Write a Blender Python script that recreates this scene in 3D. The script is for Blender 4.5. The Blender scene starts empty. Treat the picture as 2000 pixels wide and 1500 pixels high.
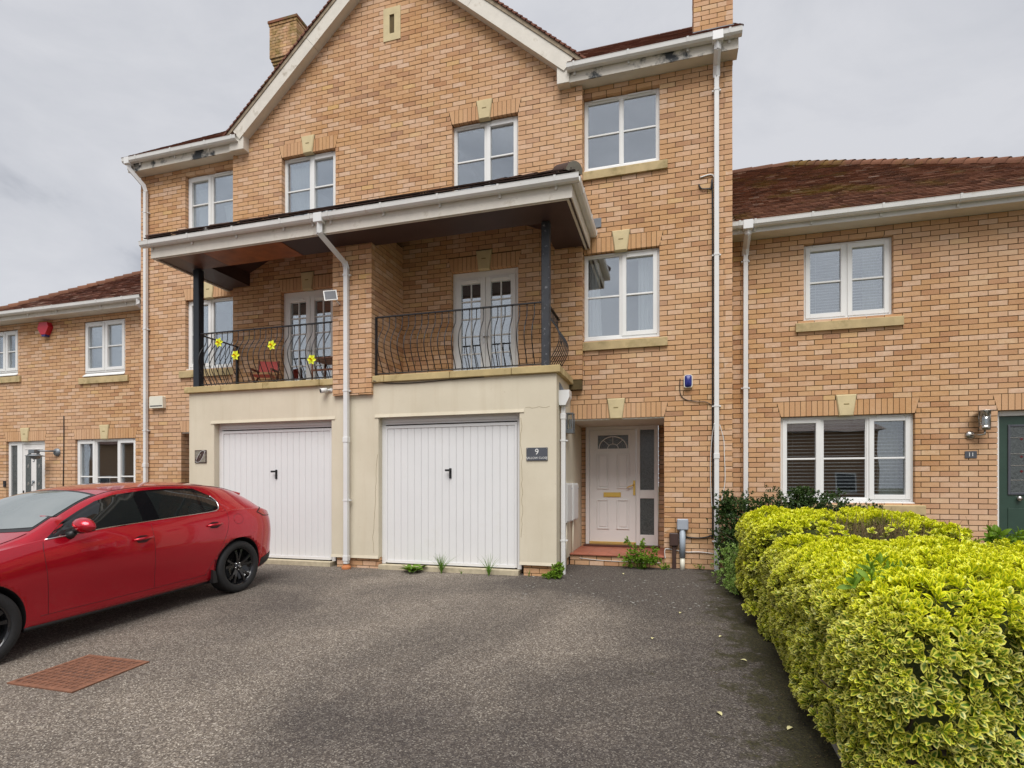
import bpy, bmesh, math, random
import numpy as np
from mathutils import Vector, Matrix, noise
R = math.radians
rnd = random.Random(7)
SC = bpy.context.scene
COL = SC.collection

# ------------------------------------------------------------------ camera
F_PX, YAW = 1083.49, 0.282789
CAM = (-0.8172, -8.5498, 1.2468)
cd = bpy.data.cameras.new('camera')
cam = bpy.data.objects.new('camera', cd); COL.objects.link(cam)
cam.location = CAM; cam.rotation_euler = (R(90), 0, YAW)
cd.sensor_width = 36; cd.lens = F_PX * 36 / 2000
cd.shift_y = (945.36 - 750) / 2000
cd.clip_start = .05; cd.clip_end = 800
SC.camera = cam
SC.render.resolution_x = 1024; SC.render.resolution_y = 768

# ------------------------------------------------------------------ sky + sun
SUN_EL, SUN_AZ = R(58), R(168)     # azimuth measured clockwise from +Y
w = bpy.data.worlds.new('World'); SC.world = w; w.use_nodes = True
nt = w.node_tree; nt.nodes.clear()
def N(t, **k):
    n = nt.nodes.new(t)
    for a, b in k.items(): setattr(n, a, b)
    return n
out = N('ShaderNodeOutputWorld'); bg = N('ShaderNodeBackground')
sky = N('ShaderNodeTexSky', sky_type='NISHITA', sun_disc=False)
sky.sun_elevation = SUN_EL; sky.sun_rotation = SUN_AZ; sky.dust_density = 3.0; sky.air_density = 1.0
tc = N('ShaderNodeTexCoord'); mp = N('ShaderNodeMapping'); mp.inputs['Scale'].default_value = (1.0, 1.0, 2.2)
mp.inputs['Location'].default_value = (.37, .11, .2)
n1 = N('ShaderNodeTexNoise'); n1.inputs['Scale'].default_value = 2.3; n1.inputs['Detail'].default_value = 7; n1.inputs['Roughness'].default_value = .58
n1.inputs['Distortion'].default_value = .35
r1 = N('ShaderNodeValToRGB')
r1.color_ramp.elements[0].position = .34; r1.color_ramp.elements[0].color = (3.6, 3.75, 4.15, 1)
r1.color_ramp.elements[1].position = .60; r1.color_ramp.elements[1].color = (5.75, 5.8, 6.1, 1)
e = r1.color_ramp.elements.new(.45); e.color = (5.1, 5.2, 5.55, 1)
mx = N('ShaderNodeMix', data_type='RGBA'); mx.inputs['Factor'].default_value = .93
L = nt.links.new
L(tc.outputs['Generated'], mp.inputs['Vector']); L(mp.outputs[0], n1.inputs['Vector'])
L(n1.outputs['Fac'], r1.inputs['Fac'])
L(sky.outputs[0], mx.inputs['A']); L(r1.outputs[0], mx.inputs['B'])
L(mx.outputs['Result'], bg.inputs['Color']); bg.inputs['Strength'].default_value = .05
L(bg.outputs[0], out.inputs['Surface'])
sd = bpy.data.lights.new('sun', 'SUN'); sd.energy = 1.5; sd.angle = R(42); sd.color = (1, .975, .94)
sun = bpy.data.objects.new('sun', sd); COL.objects.link(sun)
dirv = Vector((math.sin(SUN_AZ) * math.cos(SUN_EL), math.cos(SUN_AZ) * math.cos(SUN_EL), math.sin(SUN_EL)))
sun.rotation_euler = (-dirv).to_track_quat('-Z', 'Y').to_euler()
sun.location = (-2, -8, 14)
SC.view_settings.view_transform = 'Standard'; SC.view_settings.look = 'None'
SC.view_settings.exposure = 1.3; SC.view_settings.gamma = 1

# ------------------------------------------------------------------ materials
MATS = {}
def nodes(m):
    m.use_nodes = True; t = m.node_tree; t.nodes.clear()
    o = t.nodes.new('ShaderNodeOutputMaterial'); b = t.nodes.new('ShaderNodeBsdfPrincipled')
    t.links.new(b.outputs[0], o.inputs[0]); return t, b
def nn(t, kind, **inp):
    n = t.nodes.new(kind)
    for k, v in inp.items():
        if k in ('data_type', 'blend_type', 'operation', 'feature', 'attribute_name', 'mode', 'noise_dimensions', 'distance'): setattr(n, k, v)
        else:
            kk = k.replace('_', ' ')
            n.inputs[kk].default_value = v
    return n
def ramp(t, fac, stops):
    r = t.nodes.new('ShaderNodeValToRGB'); els = r.color_ramp.elements
    while len(els) < len(stops): els.new(.5)
    for e, (p, c) in zip(els, stops):
        e.position = p; e.color = (*c, 1) if len(c) == 3 else c
    t.links.new(fac, r.inputs[0]); return r.outputs[0]
def mixc(t, fac, a, b, blend='MIX'):
    m = t.nodes.new('ShaderNodeMix'); m.data_type = 'RGBA'; m.blend_type = blend
    for sock, v in (('Factor', fac), ('A', a), ('B', b)):
        s = [i for i in m.inputs if i.name == sock and i.type == ('VALUE' if sock == 'Factor' else 'RGBA')][0]
        if hasattr(v, 'is_linked'): t.links.new(v, s)
        else: s.default_value = v if sock == 'Factor' else (*v, 1)
    return [o for o in m.outputs if o.type == 'RGBA'][0]
def coords(t, kind='Object'):
    return t.nodes.new('ShaderNodeTexCoord').outputs[kind]
def geo_pos(t): return t.nodes.new('ShaderNodeNewGeometry').outputs['Position']
def noise_t(t, vec, scale, detail=4, rough=.55, dist=0):
    n = nn(t, 'ShaderNodeTexNoise', Scale=scale, Detail=detail, Roughness=rough, Distortion=dist)
    t.links.new(vec, n.inputs['Vector']); return n.outputs['Fac']
def bump(t, b, h, strength=.3, dist=.01):
    n = nn(t, 'ShaderNodeBump', Strength=strength, Distance=dist); t.links.new(h, n.inputs['Height']); t.links.new(n.outputs[0], b.inputs['Normal'])
def simple(name, col, rough=.5, metal=0, var=.12, scale=6, bmp=0, bscale=60, spec=.5, coat=0, dirt=None):
    m = bpy.data.materials.new(name); t, b = nodes(m); pos = geo_pos(t)
    c1 = tuple(max(0, x * (1 - var)) for x in col); c2 = tuple(min(1, x * (1 + var)) for x in col)
    c = ramp(t, noise_t(t, pos, scale, 5), [(.3, c1), (.7, c2)])
    if dirt:
        dcol, lo, hi, dsc = dirt
        f = ramp(t, noise_t(t, pos, dsc, 6, .65), [(lo, (0, 0, 0)), (hi, (1, 1, 1))])
        c = mixc(t, f, c, dcol)
    t.links.new(c, b.inputs['Base Color'])
    b.inputs['Roughness'].default_value = rough; b.inputs['Metallic'].default_value = metal
    b.inputs['Specular IOR Level'].default_value = spec; b.inputs['Coat Weight'].default_value = coat
    if bmp: bump(t, b, noise_t(t, pos, bscale, 4), bmp, .004)
    MATS[name] = m; return m

def m_brick(name='brick', moss=None):
    m = bpy.data.materials.new(name); t, b = nodes(m); pos = geo_pos(t)
    a = nn(t, 'ShaderNodeAttribute', attribute_name='tint')
    base = ramp(t, a.outputs['Fac'], [(0, (.24, .10, .045)), (.06, (.37, .165, .065)), (.20, (.48, .25, .095)), (.45, (.555, .315, .132)),
                                      (.68, (.58, .345, .19)), (.86, (.645, .44, .295)), (.95, (.66, .47, .34)), (1, (.60, .38, .11))])
    g = noise_t(t, pos, 14, 5, .6, .4)
    base = mixc(t, ramp(t, g, [(.35, (0, 0, 0)), (.7, (.5, .5, .5))]), base, (.47, .215, .075))
    fine = noise_t(t, pos, 95, 3, .6)
    base = mixc(t, .30, base, ramp(t, fine, [(.25, (.35, .2, .1)), (.75, (.78, .58, .42))]), 'MULTIPLY') if False else mixc(t, .22, base, ramp(t, fine, [(.3, (.30, .16, .08)), (.7, (.74, .55, .40))]))
    big = noise_t(t, pos, .55, 3, .5)
    base = mixc(t, ramp(t, big, [(.35, (.0, .0, .0)), (.68, (.45, .45, .45))]), base, (.66, .44, .30))
    if moss: base = mixc(t, ramp(t, noise_t(t, pos, 2.6, 6, .65), [(moss, (0, 0, 0)), (moss + .2, (.8, .8, .8))]), base, (.17, .13, .025))
    t.links.new(base, b.inputs['Base Color']); b.inputs['Roughness'].default_value = .88; b.inputs['Specular IOR Level'].default_value = .25
    bump(t, b, fine, .35, .004)
    MATS[name] = m
m_brick(); m_brick('brick_mossy', .40)
simple('mortar', (.100, .070, .028), .95, var=.25, scale=8, bmp=.3)
simple('soldier', (.50, .25, .10), .9, var=.2, scale=9, bmp=.3, bscale=90)
def m_attr(name, stops, rough, fscale=60, fine_amt=.2, fine_c=((.1, .05, .04), (.5, .3, .2)), moss=None, bmp=.3):
    m = bpy.data.materials.new(name); t, b = nodes(m); pos = geo_pos(t)
    a = nn(t, 'ShaderNodeAttribute', attribute_name='tint')
    c = ramp(t, a.outputs['Fac'], stops)
    f = noise_t(t, pos, fscale, 4, .6)
    c = mixc(t, fine_amt, c, ramp(t, f, [(.3, fine_c[0]), (.7, fine_c[1])]))
    if moss:
        mc, lo, hi, ms = moss
        fm = ramp(t, noise_t(t, pos, ms, 7, .7), [(lo, (0, 0, 0)), (hi, (.85, .85, .85))]); c = mixc(t, fm, c, mc)
    t.links.new(c, b.inputs['Base Color']); b.inputs['Roughness'].default_value = rough; b.inputs['Specular IOR Level'].default_value = .3
    bump(t, b, f, bmp, .004); MATS[name] = m
m_attr('roof_tile', [(0, (.075, .03, .022)), (.4, (.14, .052, .034)), (.8, (.20, .08, .05)), (.94, (.24, .11, .075)), (1, (.42, .30, .24))], .9, 45, .25, ((.05, .03, .025), (.26, .12, .08)), ((.16, .11, .02), .60, .74, 2.2))
m_attr('roof_tile_mossy', [(0, (.09, .04, .025)), (.4, (.15, .062, .036)), (.8, (.21, .09, .05)), (.95, (.25, .12, .075)), (1, (.45, .35, .28))], .9, 45, .25, ((.05, .03, .02), (.26, .13, .08)), ((.17, .115, .02), .52, .68, 1.1))
m_attr('canopy_tile', [(0, (.035, .025, .022)), (.6, (.07, .042, .034)), (1, (.12, .07, .05))], .9, 50, .2, ((.03, .02, .02), (.15, .08, .06)), ((.14, .11, .03), .63, .76, 3))
simple('undercloak', (.30, .24, .17), .95, var=.3, scale=12, bmp=.3)
def m_render():
    m = bpy.data.materials.new('cream_render'); t, b = nodes(m); pos = geo_pos(t)
    c = ramp(t, noise_t(t, pos, 1.3, 5, .6), [(.3, (.585, .525, .405)), (.7, (.66, .60, .475))])
    sep = nn(t, 'ShaderNodeSeparateXYZ'); t.links.new(pos, sep.inputs[0])
    mp_ = t.nodes.new('ShaderNodeMapping'); mp_.inputs['Scale'].default_value = (7, 7, .5); t.links.new(pos, mp_.inputs[0])
    st = ramp(t, noise_t(t, mp_.outputs[0], 1.0, 5, .6), [(.52, (0, 0, 0)), (.8, (.30, .30, .30))])
    c = mixc(t, st, c, (.46, .38, .25))
    sp = ramp(t, noise_t(t, pos, 26, 3, .7), [(.70, (0, 0, 0)), (.78, (.6, .6, .6))]); c = mixc(t, sp, c, (.36, .28, .17))
    t.links.new(c, b.inputs['Base Color']); b.inputs['Roughness'].default_value = .92; b.inputs['Specular IOR Level'].default_value = .2
    bump(t, b, noise_t(t, pos, 130, 3), .35, .004); MATS['cream_render'] = m
m_render()
simple('upvc', (.76, .76, .745), .32, var=.03, scale=3)
simple('upvc_trim', (.68, .675, .655), .4, var=.05, scale=3, dirt=((.42, .36, .25), .62, .85, 9))
simple('upvc_pipe', (.69, .69, .685), .35, var=.04, scale=2, dirt=((.5, .47, .4), .62, .9, 5))
simple('painted_wood', (.64, .60, .53), .6, var=.08, scale=5, bmp=.3, bscale=40, dirt=((.30, .25, .18), .58, .80, 5))
simple('mouldy_wood', (.62, .58, .51), .6, var=.08, scale=5, bmp=.4, bscale=40, dirt=((.035, .04, .045), .50, .60, 3.2))
simple('soffit_board', (.66, .62, .54), .6, var=.06, scale=3)
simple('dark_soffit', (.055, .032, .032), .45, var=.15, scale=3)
simple('bare_ply', (.27, .085, .025), .45, var=.3, scale=6)
simple('brown_ply', (.12, .05, .033), .45, var=.25, scale=6)
simple('stone', (.47, .36, .19), .9, var=.15, scale=5, bmp=.35, bscale=70, dirt=((.24, .19, .08), .5, .75, 4.5))
simple('keystone', (.58, .48, .28), .88, var=.10, scale=6, bmp=.3, bscale=70)
simple('key_mark', (.24, .18, .08), .9)
simple('ledge_stone', (.47, .365, .18), .9, var=.14, scale=4, bmp=.35, bscale=70, dirt=((.22, .15, .05), .55, .75, 3.5))
simple('garage_white', (.70, .70, .70), .35, var=.02, scale=2, dirt=((.62, .61, .57), .6, .95, 2.0))
simple('door_white', (.74, .72, .70), .35, var=.02, scale=2)
simple('black_metal', (.018, .018, .021), .42, var=.2, scale=20)
simple('post_black', (.03, .032, .038), .45, var=.3, scale=9, dirt=((.28, .28, .30), .60, .72, 14))
simple('post_new', (.012, .016, .022), .32, var=.2, scale=9)
simple('black_plastic', (.012, .012, .013), .5, var=.1)
simple('brass', (.78, .54, .13), .35, .55, var=.06)
simple('step_tile', (.33, .105, .06), .6, var=.15, scale=4, bmp=.15)
simple('timber_sill', (.10, .035, .022), .55, var=.2, scale=6)
simple('room_wall', (.20, .19, .175), .9, var=.05)
simple('room_light', (.42, .41, .39), .9, var=.05)
simple('curtain_white', (.80, .79, .77), .9, var=.04)
simple('curtain_cream', (.55, .55, .46), .9, var=.12, scale=10)
simple('blind_white', (.72, .72, .70), .6, var=.03)
simple('paper', (.80, .80, .78), .8, var=.02)
simple('slate_sign', (.07, .075, .09), .5, var=.1)
simple('sign_white', (.72, .72, .70), .6, var=.03)
simple('sign_brown', (.055, .03, .025), .35, var=.2)
simple('sign_leaf', (.22, .20, .16), .4, var=.3, scale=40)
simple('blue_plastic', (.018, .025, .19), .35, var=.05)
simple('red_plastic', (.50, .012, .03), .35, var=.06)
simple('cream_plastic', (.72, .69, .58), .4, var=.03)
simple('grey_plastic', (.34, .37, .42), .45, var=.05)
simple('grey_pipe', (.33, .38, .44), .45, var=.08)
simple('brown_plastic', (.055, .03, .024), .45, var=.15)
simple('terracotta', (.46, .17, .06), .8, var=.15)
simple('terracotta_dark', (.20, .07, .035), .85, var=.25, dirt=((.13, .11, .03), .45, .65, 4))
simple('ruby_glass', (.10, .01, .012), .2, var=.1)
simple('green_door', (.028, .058, .042), .4, var=.08)
simple('steel', (.48, .46, .43), .3, 1, var=.1)
simple('galv', (.20, .22, .24), .5, .5, var=.1)
simple('wood_brown', (.13, .05, .025), .55, var=.25, scale=15)
simple('pink_canvas', (.46, .085, .075), .85, var=.15, scale=20)
simple('daffodil', (.75, .82, .03), .55, var=.06)
simple('daffodil_cup', (.85, .55, .02), .55, var=.08)
simple('lead', (.16, .17, .185), .6, .3, var=.15)
simple('rust_iron', (.155, .068, .040), .8, var=.25, scale=22, bmp=.5, bscale=120, dirt=((.055, .035, .03), .5, .75, 5))
simple('rust_grid', (.20, .088, .050), .8, var=.25, scale=22, bmp=.4, bscale=120)
simple('concrete', (.27, .25, .21), .95, var=.2, scale=9, bmp=.4)
simple('concrete_strip', (.46, .40, .28), .95, var=.18, scale=12, bmp=.4)
simple('soil', (.045, .034, .022), 1, var=.35, scale=14, bmp=.6, bscale=60)
simple('twig', (.085, .06, .035), .9, var=.25)
simple('dead_twig', (.15, .105, .05), .9, var=.25)
simple('fallen', (.60, .55, .28), .8, var=.2)

def m_glass(name, tint=(1, 1, 1), refl=.34, rough=0.0):
    m = bpy.data.materials.new(name); m.use_nodes = True; t = m.node_tree; t.nodes.clear()
    o = t.nodes.new('ShaderNodeOutputMaterial'); tr = t.nodes.new('ShaderNodeBsdfTransparent'); tr.inputs[0].default_value = (*tint, 1)
    gl = t.nodes.new('ShaderNodeBsdfGlossy'); gl.inputs['Roughness'].default_value = rough; gl.inputs['Color'].default_value = (.93, .97, 1, 1)
    lw = nn(t, 'ShaderNodeLayerWeight', Blend=.35); mr = nn(t, 'ShaderNodeMapRange'); mr.inputs['To Min'].default_value = refl; mr.inputs['To Max'].default_value = min(1, refl + .5)
    t.links.new(lw.outputs['Fresnel'], mr.inputs['Value'])
    mix = t.nodes.new('ShaderNodeMixShader'); t.links.new(mr.outputs[0], mix.inputs[0]); t.links.new(tr.outputs[0], mix.inputs[1]); t.links.new(gl.outputs[0], mix.inputs[2])
    nz = nn(t, 'ShaderNodeTexNoise', Scale=1.1, Detail=1); t.links.new(geo_pos(t), nz.inputs['Vector'])
    bp = nn(t, 'ShaderNodeBump', Strength=.10, Distance=.02); t.links.new(nz.outputs['Fac'], bp.inputs['Height']); t.links.new(bp.outputs[0], gl.inputs['Normal'])
    t.links.new(mix.outputs[0], o.inputs[0]); MATS[name] = m
m_glass('window_glass', (.93, .96, .97), .30)
m_glass('dark_glass', (.85, .88, .9), .15)
def m_obscure():
    m = bpy.data.materials.new('obscure_glass'); t, b = nodes(m); pos = geo_pos(t)
    n_ = noise_t(t, pos, 38, 4, .6, 1.5)
    t.links.new(ramp(t, n_, [(.3, (.025, .03, .03)), (.75, (.11, .125, .125))]), b.inputs['Base Color'])
    b.inputs['Roughness'].default_value = .12; b.inputs['Specular IOR Level'].default_value = .9
    bump(t, b, n_, .35, .01); MATS['obscure_glass'] = m
m_obscure()

def m_asphalt():
    m = bpy.data.materials.new('asphalt'); t, b = nodes(m); pos = geo_pos(t)
    v = nn(t, 'ShaderNodeTexVoronoi', Scale=125); t.links.new(pos, v.inputs['Vector'])
    sep = nn(t, 'ShaderNodeSeparateColor'); t.links.new(v.outputs['Color'], sep.inputs[0])
    st = ramp(t, sep.outputs[0], [(0, (.05, .040, .034)), (.35, (.10, .082, .068)), (.65, (.17, .142, .115)), (.86, (.27, .23, .185)), (1, (.58, .53, .45))])
    v2 = nn(t, 'ShaderNodeTexVoronoi', Scale=52); t.links.new(pos, v2.inputs['Vector'])
    s2 = nn(t, 'ShaderNodeSeparateColor'); t.links.new(v2.outputs['Color'], s2.inputs[0])
    st = mixc(t, ramp(t, s2.outputs[1], [(.80, (0, 0, 0)), (.90, (.55, .55, .55))]), st, ramp(t, s2.outputs[0], [(0, (.06, .05, .05)), (1, (.42, .37, .32))]))
    mp_ = t.nodes.new('ShaderNodeMapping'); mp_.inputs['Scale'].default_value = (1, .8, 1); mp_.inputs['Location'].default_value = (2.2, 1.3, 0); t.links.new(pos, mp_.inputs[0])
    wear = noise_t(t, mp_.outputs[0], .42, 4, .55, .5)
    x = nn(t, 'ShaderNodeSeparateXYZ'); t.links.new(pos, x.inputs[0])
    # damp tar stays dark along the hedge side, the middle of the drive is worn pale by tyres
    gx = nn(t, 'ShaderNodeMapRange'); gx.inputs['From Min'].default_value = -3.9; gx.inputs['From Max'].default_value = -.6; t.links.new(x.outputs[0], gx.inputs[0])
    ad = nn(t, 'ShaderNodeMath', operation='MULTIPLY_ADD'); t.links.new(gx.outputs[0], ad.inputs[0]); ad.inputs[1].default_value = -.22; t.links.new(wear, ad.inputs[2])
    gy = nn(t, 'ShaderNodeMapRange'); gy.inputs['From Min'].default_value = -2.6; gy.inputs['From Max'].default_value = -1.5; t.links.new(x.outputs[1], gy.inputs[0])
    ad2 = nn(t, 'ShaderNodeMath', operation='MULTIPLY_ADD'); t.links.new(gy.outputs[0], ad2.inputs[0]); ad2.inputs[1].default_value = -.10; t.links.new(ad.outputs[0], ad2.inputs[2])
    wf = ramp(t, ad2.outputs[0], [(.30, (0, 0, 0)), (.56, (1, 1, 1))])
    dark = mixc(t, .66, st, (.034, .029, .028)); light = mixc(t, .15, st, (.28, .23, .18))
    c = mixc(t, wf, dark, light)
    oil = ramp(t, noise_t(t, pos, 2.1, 4, .6), [(.70, (0, 0, 0)), (.76, (.5, .5, .5))]); c = mixc(t, oil, c, (.03, .027, .025))
    # moss creeping out from under the hedge
    mo = nn(t, 'ShaderNodeMapRange'); mo.inputs['From Min'].default_value = -.75; mo.inputs['From Max'].default_value = .05; t.links.new(x.outputs[0], mo.inputs[0])
    mm = nn(t, 'ShaderNodeMath', operation='MULTIPLY_ADD'); t.links.new(mo.outputs[0], mm.inputs[0]); mm.inputs[1].default_value = .42; t.links.new(noise_t(t, pos, 7, 6, .7), mm.inputs[2])
    mf = ramp(t, mm.outputs[0], [(.66, (0, 0, 0)), (.80, (.9, .9, .9))])
    c = mixc(t, mf, c, ramp(t, noise_t(t, pos, 60, 3), [(.3, (.014, .012, .008)), (.7, (.06, .055, .02))]))
    t.links.new(c, b.inputs['Base Color']); b.inputs['Roughness'].default_value = .85; b.inputs['Specular IOR Level'].default_value = .3
    bump(t, b, v.outputs['Distance'], .55, .006); MATS['asphalt'] = m
m_asphalt()
simple('far_ground', (.12, .12, .08), .95, var=.3, scale=.4)

def m_leaf(name, centre, margin, lo, hi, rough=.4, old=None, trans=.25):
    m = bpy.data.materials.new(name); m.use_nodes = True; t = m.node_tree; t.nodes.clear()
    o = t.nodes.new('ShaderNodeOutputMaterial'); b = t.nodes.new('ShaderNodeBsdfPrincipled'); tl = t.nodes.new('ShaderNodeBsdfTranslucent'); mix = t.nodes.new('ShaderNodeMixShader')
    ed = nn(t, 'ShaderNodeAttribute', attribute_name='edge'); ti = nn(t, 'ShaderNodeAttribute', attribute_name='tint'); yo = nn(t, 'ShaderNodeAttribute', attribute_name='young')
    pos = geo_pos(t)
    wob = nn(t, 'ShaderNodeMath', operation='MULTIPLY_ADD'); t.links.new(noise_t(t, pos, 90, 2), wob.inputs[0]); wob.inputs[1].default_value = .5; t.links.new(ed.outputs['Fac'], wob.inputs[2])
    f = ramp(t, wob.outputs[0], [(lo, (0, 0, 0)), (hi, (1, 1, 1))])
    cen = ramp(t, ti.outputs['Fac'], [(0, centre[0]), (1, centre[1])])
    mar = ramp(t, ti.outputs['Fac'], [(0, margin[0]), (1, margin[1])])
    c = mixc(t, f, cen, mar)
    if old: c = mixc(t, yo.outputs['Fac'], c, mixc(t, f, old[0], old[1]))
    t.links.new(c, b.inputs['Base Color']); t.links.new(c, tl.inputs[0]); b.inputs['Roughness'].default_value = rough; b.inputs['Specular IOR Level'].default_value = .4
    mix.inputs[0].default_value = trans; t.links.new(b.outputs[0], mix.inputs[1]); t.links.new(tl.outputs[0], mix.inputs[2]); t.links.new(mix.outputs[0], o.inputs[0])
    MATS[name] = m
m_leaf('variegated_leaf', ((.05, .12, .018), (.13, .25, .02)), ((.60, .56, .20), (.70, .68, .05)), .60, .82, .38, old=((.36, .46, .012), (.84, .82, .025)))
m_leaf('dark_leaf', ((.022, .05, .012), (.06, .11, .022)), ((.022, .05, .012), (.06, .11, .022)), .6, .8, .45)
m_leaf('fresh_leaf', ((.10, .20, .012), (.20, .33, .02)), ((.10, .20, .012), (.20, .33, .02)), .6, .8, .62)
m_leaf('pale_edge_leaf', ((.10, .22, .025), (.2, .34, .05)), ((.20, .34, .05), (.42, .52, .18)), .6, .85, .5)
m_leaf('dull_leaf', ((.012, .026, .012), (.03, .05, .02)), ((.012, .026, .012), (.03, .05, .02)), .6, .8, .35, trans=.1)
m_leaf('grass_blade', ((.10, .20, .02), (.28, .33, .06)), ((.10, .20, .02), (.28, .33, .06)), .6, .8, .5)
simple('bud_yellow', (.55, .5, .02), .5, var=.1)

def m_paint():
    m = bpy.data.materials.new('red_paint'); t, b = nodes(m)
    b.inputs['Base Color'].default_value = (.52, .003, .02, 1); b.inputs['Metallic'].default_value = .6; b.inputs['Roughness'].default_value = .27
    b.inputs['Coat Weight'].default_value = 1; b.inputs['Coat Roughness'].default_value = .03
    fl = noise_t(t, geo_pos(t), 900, 1); bump(t, b, fl, .02, .001); MATS['red_paint'] = m
m_paint()
simple('tyre', (.016, .016, .017), .75, var=.15, scale=30, bmp=.3, bscale=150)
simple('rim_black', (.012, .012, .014), .22, .3, var=.1, coat=.6)
simple('chrome', (.72, .72, .72), .12, 1, var=.02)
simple('seam', (.03, .001, .004), .6, var=.05)
simple('trim_black', (.014, .014, .015), .5, var=.1)
simple('well_black', (.008, .008, .008), .9, var=.1)
def m_carglass(name, col, spec):
    m = bpy.data.materials.new(name); t, b = nodes(m); b.inputs['Base Color'].default_value = (*col, 1); b.inputs['Roughness'].default_value = .015
    b.inputs['Specular IOR Level'].default_value = spec; b.inputs['IOR'].default_value = 1.6; MATS[name] = m
m_carglass('car_glass', (.012, .014, .014), .6)
m_carglass('windscreen_glass', (.16, .185, .18), 1.0); MATS['windscreen_glass'].node_tree.nodes['Principled BSDF'].inputs['IOR'].default_value = 2.1  # pale teal base stands in for reflected sky and lit interior
m_carglass('piano_black', (.006, .006, .007), .5)
simple('tail_red', (.42, .008, .012), .12, var=.05, coat=1)
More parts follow.
